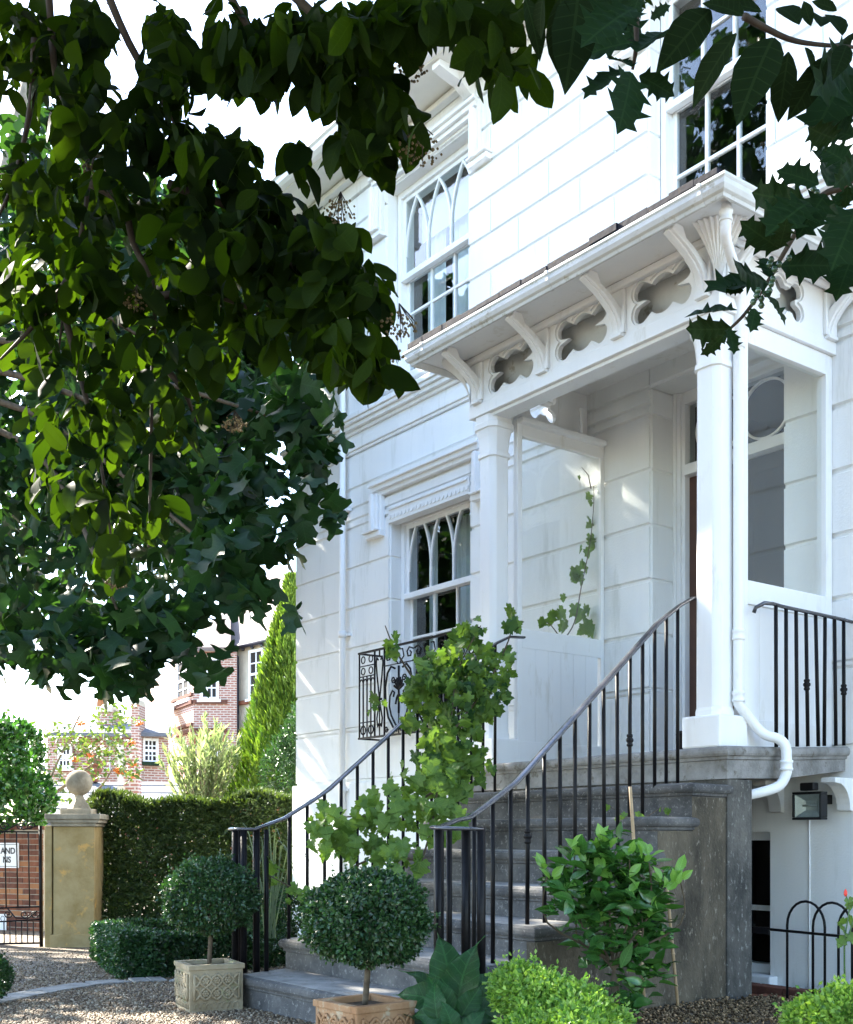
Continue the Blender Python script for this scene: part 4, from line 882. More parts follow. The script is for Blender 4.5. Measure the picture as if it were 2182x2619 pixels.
for _ in range(1700):  # hidden clump added to keep sun streaks off the left wall
    while True:
        a, b, c = random.uniform(-1,1), random.uniform(-1,1), random.uniform(-1,1)
        if a*a+b*b+c*c <= 1: break
    mats.append(hang(dpt(-3.3+1.35*a, 14+1.5*b, 5.9+1.55*c), random.uniform(.15, .22), .4, .8))
foliage(far, mats, OVAL, M['tulip'], k=0)
twigs(far, [[dpt(-5.2,13.5,-.5), dpt(-5.2,13.4,2), dpt(-5.1,13,4), dpt(-5,12.8,7), dpt(-4,12.8,11)]], .16, .05, 'trunk', 'trunk')
twigs(far, [[dpt(-5.2,13.4,2+i*.7), dpt(-5.2+1.6*math.cos(i*2.2+2.6),13+1.2*math.sin(i*2.2+2.6),3.6+i*.7)] for i in range(5)], .06, .015, 'wood', 'limb')

gt_ = empty('garden_tree', (-13.2, -4.6, -.4), 'tall garden tree across the drive, reflected in the upper window panes', 'tree')
mats = []
for _ in range(4500):
    while True:
        a, b, c = random.uniform(-1,1), random.uniform(-1,1), random.uniform(-1,1)
        q = a*a+b*b+c*c
        if .15 < q <= 1: break
    mats.append(hang(Vector((-13.2+3.0*a, -4.6+3.0*b, 11+5*c)), random.uniform(.26, .40), .4, .8))
foliage(gt_, mats, OVAL, M['tulip'], k=0)
twigs(gt_, [[Vector((-13.2,-4.6,-.6)), Vector((-13.1,-4.6,3)), Vector((-13.2,-4.5,7)), Vector((-13.2,-4.6,13))]], .3, .08, 'trunk', 'trunk')
twigs(gt_, [[Vector((-13.2,-4.6,5+i)), Vector((-13.2+2.6*math.cos(i*2.2),-4.6+2.6*math.sin(i*2.2),7.5+i))] for i in range(6)], .12, .03, 'wood', 'limb')

g2_ = empty('garden_tree', (-19.5, -.5, -.4), 'unseen lower garden tree added to darken the reflections in the lower window', 'tree')  # tree added out of frame so the lower panes reflect something dark
mats = []
for _ in range(3500):
    while True:
        a, b, c = random.uniform(-1,1), random.uniform(-1,1), random.uniform(-1,1)
        q = a*a+b*b+c*c
        if .15 < q <= 1: break
    mats.append(hang(Vector((-19.5+3.6*a, -.7+3.4*b, 5.8+3.6*c)), random.uniform(.26, .40), .4, .8))
foliage(g2_, mats, OVAL, M['tulip'], k=0)
twigs(g2_, [[Vector((-19.5,-.5,-.6)), Vector((-19.4,-.5,2)), Vector((-19.5,-.6,5)), Vector((-19.5,-.7,8))]], .22, .06, 'trunk', 'trunk')
twigs(g2_, [[Vector((-19.5,-.6,3+i*.7)), Vector((-19.5+2*math.cos(i*2.2),-.6+2*math.sin(i*2.2),4.8+i*.7))] for i in range(5)], .09, .025, 'wood', 'limb')

# ------------------------------------------------------------------ holly with berries and broad leaves at the upper right
hol = empty('holly_tree', dpt(2.4, 1.9, 0), 'dark spiny holly with green berries hanging in at the upper right', 'tree')
HD = 1.9
c2 = lambda x, y: (1450+x*.4183, 300+y*.4183)
c5 = lambda x, y: (1150+x*.3429, y*.3429)
c6 = lambda x, y: (1700+x*.2754, y*.2754)
hl = [(c2(*a), c2(*b)) for a, b in (((1540,410),(1285,300)),((1590,420),(1630,125)),((1460,520),(1110,470)),((1480,520),(1240,665)),((1580,470),(1420,700)),((1620,520),(1612,850)),((1300,800),(1065,650)),((1300,800),(1345,640)),((1310,910),(1670,890)),
 ((1240,980),(1210,830)),((1230,1010),(985,935)),((1210,1020),(860,1000)),((1040,1180),(720,1175)),((1190,1060),(1365,1245)),((1010,1290),(710,1315)),((960,1330),(828,1465)),((990,1290),(1035,1435)),((1150,1170),(1135,1295)),((1080,1060),(960,1050)),
 ((1760,430),(1620,560)),((1770,560),(1640,880)),((1760,820),(1640,1090)),((1740,860),(1780,1040)),((1700,830),(1620,860)),((1780,250),(1660,420)),((1720,420),(1700,560)),((1760,640),(1700,790)),((1740,300),(1560,160)),((1640,130),(1500,90)),((1760,120),(1580,60)))]
hl += [(c5(*a), c5(*b)) for a, b in (((1300,520),(990,682)),((1355,540),(1300,940)),((1415,565),(1690,702)),((1360,500),(1205,395)),((1400,390),(1590,160)),((1400,310),(930,375)),((1420,120),(870,130)),((1380,60),(1000,250)),((1250,-30),(1420,330)),((1500,140),(1640,30)),((1420,-40),(1330,180)),((1100,-20),(960,60)))]
hl += [(c6(*a), c6(*b)) for a, b in (((1720,620),(1400,1180)),((1740,760),(1350,1130)),((1760,900),(1560,1260)),((1760,300),(1500,560)),((1700,500),(1460,830)))]
hm = tmpl_mesh('leaf', HOLY, M['holly'])
def place(me, root, a, b, D, tilt, sc=1.0, name='leaf'):
    dd = random.uniform(-.06, .06); D0 = D + random.uniform(-.12, .12); pa, pb = at(a[0], a[1], D0), at(b[0], b[1], D0+dd); d = pb-pa
    n = -FW + rv(tilt); return inst(name, me, lmat(pa, d, n, d.length*sc), root)
for a, b in hl: place(hm, hol, a, b, HD, .45)
br = tmpl_mesh('broad_leaf', LAUR, M['laurel'])
lb = [(c6(*a), c6(*b)) for a, b in (((425,90),(-20,545)),((668,310),(195,945)),((1010,350),(690,965)),((1150,480),(1060,1130)),((1500,520),(1165,1115)),((740,150),(360,-60)),((900,110),(560,-40)),((1250,230),(1060,-40)),((1360,240),(1290,-20)),((1650,330),(1540,30)),((1690,420),(1600,650)),((1450,250),(1500,20)),((1600,100),(1380,-20)),((1300,440),(1440,690)))]
lb += [(c5(*a), c5(*b)) for a, b in (((830,-20),(820,560)),((700,-40),(640,300)),((960,-60),(900,560)),((560,-20),(720,420)))]
for a, b in lb: place(br, hol, a, b, HD-.1, .3, 1.0, 'broad_leaf')
twigs(hol, [E_([c6(740,150), c6(900,240), c6(1150,360), c6(1400,410), c6(1800,440)], HD-.1), E_([c2(1820,300), c2(1700,420), c2(1560,480), c2(1430,660), c2(1310,860), c2(1220,1020), c2(1090,1200), c2(1000,1290)], HD), E_([c5(1380,-60), c5(1395,300), c5(1365,520)], HD), E_([c2(1850,500), c2(1760,820)], HD)], .006, .0025)
twigs(hol, [[dpt(2.4,1.9,-.1), dpt(2.3,1.9,1.6), dpt(1.6,1.9,2.6), at(c2(1820,300)[0], c2(1820,300)[1], HD)], [dpt(1.6,1.9,2.6), at(*c6(1800,440), HD-.1)], [dpt(1.6,1.9,2.6), dpt(.9,1.9,2.9), at(*c5(1380,-60), HD)]], .03, .006, 'wood', 'bough')
crown = []
for _ in range(2600):                                           # unseen holly crown added right of and behind the camera to block sky light
    p = dpt(random.uniform(1.15, 3.4), random.uniform(-2.2, 2.6), random.uniform(1.3, 4.6))
    if p.dot(RT) > .46*max(p.dot(FW), 0) + .15: crown.append(lmat(p, rv(), rv(), random.uniform(.08, .12)))
scatter('foliage', HOLY[0], HOLY[1], crown, M['holly'], hol, kind='stuff')
bm_ = MB().lathe((0,0,0), [(.001,-1),(.6,-.8),(1,0),(.6,.8),(.001,1)], 8).mesh('berry', M['gberry'])
for x_, y_ in ((1250,870),(1240,900),(1270,930),(1360,860),(1260,990),(1160,1090),(1190,1110),(1220,1080),(1140,1130),(1300,900),(1170,1060),(1250,1020),(1530,460),(1510,440),(1240,1060),(1190,1150)):
    u, v = c2(x_, y_); inst('berry', bm_, Matrix.Translation(at(u, v, HD-.02)) @ Matrix.Scale(.0055, 4), hol)

# ------------------------------------------------------------------ grape vine on the left railing and beside the porch
vin = empty('grape_vine', (-5.98, 4.3, .7), 'grape vine climbing the left railing with bright green lobed leaves', 'vine')
vb = [(1180,1700,7.4,110,80,46),(1130,1800,7.2,110,90,62),(1230,1760,7.3,80,80,40),(1090,1720,7.2,60,50,12),(1160,1930,6.9,110,100,62),(1100,2010,6.7,110,80,34),(1000,2060,6.5,110,60,20),(920,2110,6.4,100,60,15),(850,2090,6.3,60,50,7),(1130,2090,6.5,70,60,16),(960,2170,6.3,110,50,14),
 (1020,2200,6.2,70,50,12),(1290,1700,7.4,35,60,9),(1200,1610,7.4,60,45,8),(810,2160,6.3,30,40,4),(1310,1580,7.35,20,50,3),(700,2230,6.4,25,40,2),(1000,1640,7.3,30,40,3),(965,1800,7.2,30,30,3),(780,2280,6.3,60,30,4),(820,2100,6.3,40,40,4)]
def facing(p, s): 
    d = Vector((random.gauss(0,.5), random.gauss(0,.5), -.8)) ; n = -FW*.9 - RT*.2 + Vector((0,0,.45)) + rv(.45); return lmat(p, d, n, s)
mats = [facing(p, random.choice((.04,.05,.065,.08,.095))*random.uniform(.9,1.1)) for p in blobpts(vb, .17, 2.3)]
foliage(vin, mats, VINE, M['vine'])
twigs(vin, [smooth([Vector((-5.95,4.0,-.2)), at(1080,2200,6.5), at(1120,2020,6.8), at(1150,1880,7.0), at(1170,1720,7.3), at(1230,1600,7.4)]), smooth([at(1120,2020,6.8), at(1000,2080,6.5), at(880,2090,6.35), at(800,2110,6.3)]), smooth([at(1150,1880,7.0), at(1240,1760,7.3), at(1300,1640,7.4), at(1318,1560,7.4)]), smooth([at(1080,2200,6.5), at(940,2200,6.3), at(800,2280,6.3), at(690,2240,6.4)]), smooth([at(1060,1740,7.25), at(1010,1660,7.3), at(985,1600,7.3)])], .008, .003, 'wood', 'stem')
# the shoot seen through the left glazed side of the porch
sh = empty('vine_shoot', (-6.375, 6.2, 1.5), 'slender vine shoot climbing behind the left porch pane', 'vine')
XP = -6.375
def onx(u, v, X=XP):
    d = FW + RT*((u-U0)/FPX); t = X/d.x; return Vector((X, min(d.y*t, 6.445), EYE + (VH-v)/FPX*t))
twigs(sh, [smooth([onx(1440,1640), onx(1470,1590), onx(1487,1500), onx(1500,1440), onx(1512,1370), onx(1520,1290), onx(1528,1245)]), smooth([onx(1440,1640), onx(1410,1600), onx(1395,1590)]), [onx(1512,1250), onx(1505,1215), onx(1488,1195)]], .005, .0025, 'wood', 'stem')
vm = tmpl_mesh('leaf', VINE, M['vine'])
for u, v, s_ in ((1520,1380,.10),(1480,1450,.11),(1505,1440,.10),(1490,1475,.09),(1470,1470,.08),(1500,1560,.13),(1480,1545,.10),(1515,1555,.09),(1420,1570,.10),(1440,1560,.11),(1450,1590,.10),(1450,1520,.06),(1510,1605,.14),(1405,1590,.08),(1515,1320,.07),(1528,1262,.07),(1530,1285,.06),(1505,1410,.08),(1522,1345,.06),(1490,1210,.035)):
    inst('leaf', vm, lmat(onx(u, v) + Vector((-.02, -.02, 0)) + rv(.012), Vector((random.gauss(0,.25), random.gauss(0,.5), -.8)), Vector((1,0,.2)) + rv(.3), s_), sh)
    if s_ > .075: inst('leaf', vm, lmat(onx(u, v) + Vector((-.03, random.uniform(-.06, 0), random.uniform(-.05, .05))), Vector((random.gauss(0,.25), random.gauss(0,.5), -.8)), Vector((1,0,.2)) + rv(.3), s_*.8), sh)

# ------------------------------------------------------------------ shrub, big-leaved plant, canes beside the steps
shr = empty('evergreen_shrub', (-3.55, 3.72, -.02), 'glossy green evergreen shrub with pale new leaves right of the steps', 'shrub')
shb = [(1560,2200,5.1,80,70,36),(1480,2240,5.1,80,60,30),(1640,2250,5.2,80,60,32),(1560,2310,5.1,120,80,60),(1470,2340,5.0,70,70,26),(1660,2360,5.2,70,80,34),(1560,2430,5.1,90,70,36),(1660,2480,5.2,50,70,20),(1600,2560,5.2,60,50,16)]
mats = []; young = []
for p in blobpts(shb, .2, 2.5):
    m_ = lmat(p, Vector((random.gauss(0,.6), random.gauss(0,.6), .35)), Vector((0,0,1)) + rv(.5), random.uniform(.075, .115)); mats.append(m_)
for u, v in ((1395,2225),(1410,2245),(1540,2150),(1555,2165),(1530,2175),(1460,2170),(1475,2185),(1610,2190),(1650,2195),(1665,2180),(1740,2230),(1752,2250),(1730,2260),(1470,2280),(1480,2300),(1540,2230),(1620,2280),(1530,2290),(1660,2340),(1670,2325),(1530,2345),(1560,2250),(1500,2205),(1600,2240),(1705,2270),(1690,2250)):
    for _ in range(3): young.append(lmat(at(u, v, 5.0) + rv(.012), Vector((random.gauss(0,.6), random.gauss(0,.6), .7)), Vector((0,0,.6)) - FW*.6 + rv(.4), random.uniform(.05, .08)))
foliage(shr, mats, SLIM, M['camellia'], k=210)
ym = tmpl_mesh('young_leaf', SLIM, M['camyoung'])
for m_ in young: inst('young_leaf', ym, m_, shr)
twigs(shr, [smooth([Vector((-3.55,3.72,-.08)), at(1570,2480,5.1), at(u, (v+2480)/2, 5.08), at(u, v, 5.05)]) for u, v in ((1400,2240),(1540,2170),(1470,2190),(1610,2200),(1660,2200),(1740,2250),(1560,2240),(1640,2330),(1480,2330))], .007, .003, 'wood', 'stem')
big = empty('big_leaved_plant', dpt(.1, 4.55, 0), 'low plant with big dark crinkled leaves at the foot of the right railing', 'plant')
bgm = tmpl_mesh('leaf', BIG, M['bigleaf'])
for (ua, va), (ub, vb_), D, tl in (((1160,2560),(1130,2370),4.75,.2),((1170,2600),(1185,2385),4.65,.15),((1130,2560),(1000,2530),4.6,.3),((1150,2600),(1090,2480),4.5,.2),((1120,2610),(1100,2500),4.45,.2),((1180,2600),(1235,2510),4.5,.25),((1190,2620),(1265,2590),4.45,.2),((1160,2640),(1140,2560),4.35,.2),((1190,2650),(1230,2570),4.35,.2),((1160,2600),(1040,2590),4.45,.3),
   ((1200,2570),(1300,2520),4.7,.3),((1200,2590),(1310,2560),4.65,.3),((1190,2560),(1280,2470),4.8,.3),((1140,2570),(1060,2450),4.8,.3),((1210,2620),(1300,2640),4.5,.3),((1170,2640),(1190,2690),4.3,.2)):
    pa, pb = at(ua, va, D), at(ub, vb_, D); d = pb-pa; s_ = max(d.length*1.15, .16); n = -FW*.8 + Vector((0,0,.7)) - RT*.1 + rv(tl); inst('leaf', bgm, lmat(pa, d, n, s_*.82), big)
for k in range(34):
    ang = random.uniform(0, 2*math.pi); b0 = dpt(.1+random.uniform(-.05,.05), 4.55+random.uniform(-.05,.05), random.uniform(.02,.12)); d = Vector((math.cos(ang), math.sin(ang), random.uniform(.2, 1.1))); inst('leaf', bgm, lmat(b0 + d*.05, d, Vector((0,0,1)) - FW*.4 + rv(.25), random.uniform(.11, .18)), big)
for k in range(8): p = dpt(.1, 4.55, 0); MB().tube([p, p + Vector((random.uniform(-.06,.06), random.uniform(-.06,.06), .12))], .007, 6).build('leaf_stalk', M['camellia'], big)
for nm, pts, lab in (('a', [at(1648,2560,5.75), at(1612,2012,5.75)], 'tall bamboo cane standing in the shrub, its top against the upper steps'), ('b', [at(1737,2604,6.15), at(1706,2270,6.0)], 'thin bamboo cane leaning in front of the grey support pier')):
    mb = MB(); a, b = pts; mb.tube([a.lerp(b, t/8) for t in range(9)], .0085, 8)
    for t in (.25, .5, .75): mb.lathe(a.lerp(b, t), [(.009,-.006),(.0115,0),(.009,.006)], 8)
    mb.build('bamboo_cane', M['cane'], None, label=lab, cat='cane')
wd = empty('wall_weed', at(1640,2090,6.2), 'small trailing weed growing on the edge of an upper step', 'plant')
for u, v in ((1590,2085),(1600,2080),(1630,2078),(1640,2085),(1650,2092),(1555,2060),(1580,2090),(1706,2068),(1712,2070),(1690,2065)): inst('leaf', vm, facing(at(u, v, 6.25 if u < 1680 else 6.3), .035), wd)
twigs(wd, [[at(1560,2062,6.25), at(1600,2090,6.25), at(1650,2092,6.25)], [at(1650,2092,6.25), at(1690,2066,6.3), at(1712,2068,6.3)]], .002, .001, 'wood', 'stem')
fl = lmat(Vector((-4.9, 4.05, .675)), RT + Vector((0,0,.5)), -FW, .045)
MB().add([tuple(fl @ Vector(v)) for v in OVAL[0]], [tuple(int(i) for i in t) for t in OVAL[1]]).build('fallen_leaf', M['yellow'], None, label='single orange fallen leaf lying on a middle step', cat='leaf')

# ------------------------------------------------------------------ planters with clipped box balls
def planter(label, corner, ax, ay, w, h, mat, group='pair of square terracotta planters', name='terracotta_planter'):
    # corner: nearest bottom corner; ax, ay: unit vectors along the two visible sides
    c = Vector(corner); r_ = empty(name, c + (ax+ay)*w/2, label, 'planter', group)
    Q = lambda a, b, z: c + ax*a + ay*b + Vector((0,0,z))
    def slab(a0, a1, b0, b1, z0, z1, nm, bev=.004):
        mb = MB(); mb.add([Q(a0,b0,z0),Q(a1,b0,z0),Q(a1,b1,z0),Q(a0,b1,z0),Q(a0,b0,z1),Q(a1,b0,z1),Q(a1,b1,z1),Q(a0,b1,z1)], [(0,3,2,1),(4,5,6,7),(0,1,5,4),(1,2,6,5),(2,3,7,6),(3,0,4,7)]); return mb.build(nm, M[mat], r_, bev)
    t = .022
    slab(0, w, 0, t, 0, h, 'side_panel'); slab(0, w, w-t, w, 0, h, 'side_panel'); slab(0, t, t+.0005, w-t-.0005, 0, h, 'side_panel'); slab(w-t, w, t+.0005, w-t-.0005, 0, h, 'side_panel')
    e = .008
    slab(-e, w+e, -e, .03, h-.022, h+.006, 'rim'); slab(-e, w+e, w-.03, w+e, h-.022, h+.006, 'rim'); slab(-e, .03, .0305, w-.0305, h-.022, h+.0055, 'rim'); slab(w-.03, w+e, .0305, w-.0305, h-.022, h+.0055, 'rim')
    slab(t, w-t, t, w-t, h-.05, h-.018, 'soil', 0).data.materials[0] = M['soil']
    for face in (0, 1):
        F = (lambda a, d, z: Q(a, -d, z)) if face == 0 else (lambda a, d, z: Q(-d, a, z))
        mb = MB(); k = 4; cw = (w-.05)/k; zt, zb = h-.045, h-.045-.135; n = 10
        for j in range(k+1):                                    # interlaced tracery
            for sg in (-1, 1):
                pts = []
                for i in range(n*2+1):
                    tt = i/(n*2); a = .025+cw*j + sg*cw*.5*(1-math.cos(tt*2*math.pi))*.5*1.0; a = .025 + cw*j + sg*(cw*.5)*math.sin(tt*math.pi*2.0)
                    if .02 <= a <= w-.02: pts.append(F(a, .005, zt-(zt-zb)*tt))
                if len(pts) > 3: mb.tube(pts, .0075, 6)
        mb.build('tracery', M[mat], r_)
        for row in range(2):
            for j in range(1, k) if 1 else range(k):
                a = .025 + cw*(j+(0 if not row else 0)); z = zt-.034-.067*row
                mb = MB()
                for q in range(6): ang = q*math.pi/3; mb.lathe(F(a+.013*math.cos(ang), .003, z+.013*math.sin(ang)), [(.001,-.009),(.009,-.005),(.010,0),(.009,.005),(.001,.009)], 6)
                mb.lathe(F(a, .004, z), [(.001,-.008),(.008,-.004),(.009,0),(.008,.004),(.001,.008)], 6); mb.build('rosette', M[mat], r_)
        mb = MB()
        for j in range(k*2):
            a = .025+cw*.5*(j+.5); pts = [F(a+cw*.22*math.cos(an), .002, zb-.035+cw*.3*math.sin(an)) for an in [math.pi*i/8 for i in range(9)]]; mb.tube([F(a+cw*.22, .002, .02)]+pts+[F(a-cw*.22, .002, .02)], .0035, 5)
        mb.build('arcade', M[mat], r_)
    return r_
def shell_pts(c, rx, rz, n, inner=.72, bottom=-1.0):
    out = []
    while len(out) < n:
        d = rv().normalized()
        if d.z < bottom: continue
        lump = 1 + .07*math.sin(d.x*7+1)*math.sin(d.y*6+c.x) + .06*math.sin(d.z*9+d.x*4) + .04*math.sin(d.y*15+d.z*11)
        k = random.uniform(inner, 1.0)**.6*lump; out.append((c + Vector((d.x*rx*k, d.y*rx*k, d.z*rz*k)), d))
    return out
def topiary(label, base, c, rx, rz, n):
    r_ = empty('box_topiary', base, label, 'topiary', 'pair of clipped box balls in planters')
    MB().tube(smooth([Vector(base), Vector(base).lerp(c, .5) + Vector((.006,.004,0)), Vector(c)]), [.0125]*9, 8).build('trunk', M['wood'], r_)
    mats = [lmat(p, d*.6 + rv(.6), d + rv(.5), random.uniform(.017, .028)) for p, d in shell_pts(Vector(c), rx, rz, n)]
    for _ in range(60):                                         # stray shoots
        d = rv().normalized(); q = Vector(c) + Vector((d.x*rx, d.y*rx, d.z*rz))*1.0
        for k in range(7): mats.append(lmat(q + (d+Vector((0,0,.4)))*.006*k + rv(.003), d + rv(.8), rv(), random.uniform(.014, .022)))
    scatter('crown', TINY[0], TINY[1], mats, M['box'], r_, kind='stuff')
    twigs(r_, [[Vector(c)-Vector((0,0,rz*.5)), Vector(c) + Vector((rx*.7*math.cos(k), rx*.7*math.sin(k), rz*.4*math.sin(k*2)))] for k in range(7)], .006, .002, 'wood', 'branch')
    return r_
pa = gp(485, 2593); pA = gp(614.5, 2584); pB = gp(424, 2581)
ax = (pA-pa); ax.z = 0; ax.normalize(); ay = Vector((-ax.y, ax.x, 0)); ay = ay if ay.dot(FW) > 0 else -ay
W1 = .29
planter('pale weathered square terracotta planter on the gravel, farther of the pair', (pa.x, pa.y, 0.0), ax, ay, W1, .245, 'palecotta')
ctr = Vector((pa.x, pa.y, 0)) + (ax+ay)*W1/2
topiary('clipped box ball on a thin stem in the pale far planter', ctr + Vector((0,0,.225)), ctr + Vector((.01,0,.60)), .25, .20, 12000)
pb = at(913.7, 2577, 4.42); pc = at(1076, 2554.6, 4.62)
ax2 = pc-pb; ax2.z = 0; ax2.normalize(); ay2 = Vector((-ax2.y, ax2.x, 0)); ay2 = ay2 if ay2.dot(FW) > 0 else -ay2
planter('orange terracotta square planter in the foreground, nearer of the pair', (pb.x, pb.y, pb.z-.25), ax2, ay2, .285, .245, 'terracotta')
ctr = Vector((pb.x, pb.y, pb.z-.25)) + (ax2+ay2)*.285/2
topiary('clipped box ball on a thin stem in the orange near planter', ctr + Vector((0,0,.225)), at(940, 2350, 4.6), .25, .185, 14000)

# ------------------------------------------------------------------ box bushes, low hedges, tall hedge
def bush(name, label, cat, blobs, leafsize, mat, n, base, group=None, ds=.16, t=TINY):
    r_ = empty(name, base, label, cat, group); mats = []
    tot = sum(b[3]*b[4] for b in blobs)
    for u, v, D, ru, rvv in blobs:
        c = at(u, v, D); rx, rz = ru/FPX*D, rvv/FPX*D
        for p, d in shell_pts(c, rx, rz, int(n*ru*rvv/tot), .75): mats.append(lmat(p, d*.7 + rv(.55) + Vector((0,0,.3)), d + rv(.5), random.uniform(*leafsize)))
        for _ in range(int(11*ru*rvv/1600)):                    # shoots that break the outline
            d = rv().normalized(); d.z = abs(d.z); q = c + Vector((d.x*rx, d.y*rx, d.z*rz))
            for k in range(6): mats.append(lmat(q + (d+Vector((0,0,.8)))*.005*k + rv(.004), d + rv(.8), rv(), random.uniform(*leafsize)*.8))
    scatter('foliage', t[0], t[1], mats, M[mat], r_, kind='stuff')
    twigs(r_, [[Vector(base), at(u, v, D)] for u, v, D, ru, rvv in blobs], .008, .003, 'wood', 'stem')
    return r_
bush('box_bush', 'bright yellow-green box bush in the foreground below the shrub', 'bush', [(1330,2535,4.4,75,68),(1400,2575,4.3,85,80),(1480,2595,4.2,85,72),(1555,2635,4.15,65,55),(1470,2660,4.0,110,80),(1360,2670,4.1,90,80)], (.018,.030), 'boxlight', 17000, dpt(.5, 4.2, 0), 'bright box bushes in the foreground')
bush('box_bush', 'bright yellow-green box bush in the lower right corner of the frame', 'bush', [(2070,2620,4.0,60,65),(2150,2600,3.9,70,70),(2210,2630,3.9,80,90)], (.018,.030), 'boxlight', 9000, dpt(1.45, 3.95, 0), 'bright box bushes in the foreground')
bush('box_bush', 'dark green box bush cut by the left edge of the frame', 'bush', [(-45,2500,6.4,70,65)], (.016,.026), 'box', 5000, dpt(-2.5, 6.4, 0))
def hedge(label, a, b, w, h, n, size, mat, group, name='clipped_hedge', t=TINY, zr=.012):
    a, b = Vector(a), Vector(b); d = (b-a); L = d.length; d.normalize(); q = Vector((-d.y, d.x, 0)).normalized(); r_ = empty(name, (a+b)/2, label, 'hedge', group); mats = []
    for _ in range(n):
        k = random.random()
        if k < .42: p, nn = (random.random()*L, -w/2 + abs(random.gauss(0,.03)), random.random()*h), -q
        elif k < .55: p, nn = (random.random()*L, w/2 - abs(random.gauss(0,.03)), random.random()*h), q
        elif k < .9: p, nn = (random.random()*L, random.uniform(-w/2, w/2), h - abs(random.gauss(0,.03))), Vector((0,0,1))
        else: s_ = random.random() < .5; p, nn = (abs(random.gauss(0,.03)) if s_ else L-abs(random.gauss(0,.03)), random.uniform(-w/2, w/2), random.random()*h), (-d if s_ else d)
        if random.random() < .10: p = (random.random()*L, random.uniform(-w/2+.05, w/2-.05), random.random()*h*.95)
        x_ = a + d*p[0] + q*p[1] + Vector((0,0,p[2])); bump = zr*math.sin(p[0]*5+1)*math.sin(p[0]*2.3+p[2]*4); x_ = x_ + nn*bump + rv(.006)
        mats.append(lmat(x_, nn*.6 + rv(.6) + Vector((0,0,.2)), nn + rv(.5), random.uniform(*size)*(1.9 if w/2-abs(p[1]) > .1 and h-p[2] > .1 and .1 < p[0] < L-.1 else 1)))
    scatter('foliage', t[0], t[1], mats, M[mat], r_, kind='stuff')
    twigs(r_, [[a + d*(L*(i+.5)/6) - Vector((0,0,.05)), a + d*(L*(i+.5)/6) + rv(.03) + Vector((0,0,h*.8))] for i in range(6)], .01, .004, 'wood', 'stem')
    return r_
def orient(a, b):                                               # so that the q side (-w/2) faces the camera
    d = (b-a).normalized(); q = Vector((-d.y, d.x, 0)); return (a, b) if q.dot(FW) > 0 else (b, a)
g1, g2 = gp(345, 2508), gp(720, 2470)
off = Vector((FW.x, FW.y, 0))*.14
a_, b_ = orient(g1+off, g2+off); hedge('low box hedge behind the pale planter, its end face in the sun', a_, b_, .26, .30, 16000, (.026,.040), 'box', 'low box hedges of the parterre')
g3 = gp(262, 2452); a_, b_ = orient(g1+off*.9+RT*-.02, g3+off*.9); hedge('short box hedge running back beside the gravel towards the gate', a_, b_, .26, .32, 12000, (.026,.040), 'box', 'low box hedges of the parterre')
a_, b_ = orient(gp(300, 2432)+off, gp(760, 2415)+off); hedge('farther low box hedge in front of the tall hedge', a_, b_, .30, .30, 13000, (.030,.045), 'box', 'low box hedges of the parterre')
a_, b_ = orient(dpt((240-U0)/FPX*13.6, 13.9, -.40), dpt((775-U0)/FPX*13.6, 13.6, -.40)); hedge('tall clipped dark hedge between the gate pier and the house', a_, b_, .6, 1.74, 42000, (.07,.12), 'yew', None, 'tall_hedge', NEED, .09)
dk = bush('dark_shrub', 'rounded dark shrub behind the left railing', 'shrub', [(730,2330,9.0,55,60),(690,2390,8.8,40,40)], (.02,.035), 'box', 3500, gp(720, 2440))
bl = empty('strap_leaf_plant', gp(690, 2420), 'arching grey-green strap leaves behind the left railing', 'plant')
for u, v in ((560,2145),(575,2200),(590,2205),(640,2180),(760,2240),(800,2215),(770,2280),(720,2160),(830,2260),(690,2150),(655,2260),(745,2190)):
    b0 = at(690+random.uniform(-15,15), 2400, 8.3); b1 = at((u+690)/2+random.uniform(-10,10), min(v, 2200)-40, 8.3); b2 = at(u, v, 8.2); pts = smooth([b0, b0.lerp(b1, .6)+Vector((0,0,.06)), b1, b2], 4); n = len(pts); mb = MB(); vs = []
    for i, p in enumerate(pts): w_ = .005*(1-(i/(n-1))**3)+.0008; vs += [p - RT*w_ + FW*0, p + RT*w_*.6 + FW*w_]
    mb.add(vs, [(2*i, 2*i+1, 2*i+3, 2*i+2) for i in range(n-1)], True); mb.build('leaf', M['blade'], bl)

# ------------------------------------------------------------------ hoop fence, floodlight, geranium on the right
YF_ = 5.62
hf = empty('hoop_fence', (-3.5, YF_, -.05), 'low black wrought iron hoop-top fence beside the support pier', 'fence')
for i in range(9):
    x0 = -4.02 + .165*i; w_ = .245; r = w_/2; zt = .42
    MB().tube([(x0, YF_+.006*(i % 2), -.12), (x0, YF_+.006*(i % 2), zt)] + [(x0+r-r*math.cos(t*math.pi/12), YF_+.006*(i % 2), zt+r*1.15*math.sin(t*math.pi/12)) for t in range(1, 12)] + [(x0+w_, YF_+.006*(i % 2), zt), (x0+w_, YF_+.006*(i % 2), -.12)], .0075, 8).build('hoop', M['iron'], hf)
MB().tube([(-4.20, YF_-.01, .39), (-2.4, YF_-.01, .36)], .008, 8).build('rail', M['iron'], hf)
MB().box(-4.33, -4.13, 5.595, 5.61, .36, .40).build('fixing_bracket', M['iron'], hf)
fl_ = empty('floodlight', (-4.27, 6.25, 1.12), 'black halogen floodlight with sensor below the landing', 'lamp')
def fb(x0, x1, y0, y1, z0, z1, nm, mt, bv=.004): return MB().box(x0, x1, y0, y1, z0, z1).build(nm, M[mt], fl_, bv)
fx = -4.30; fy = 6.22
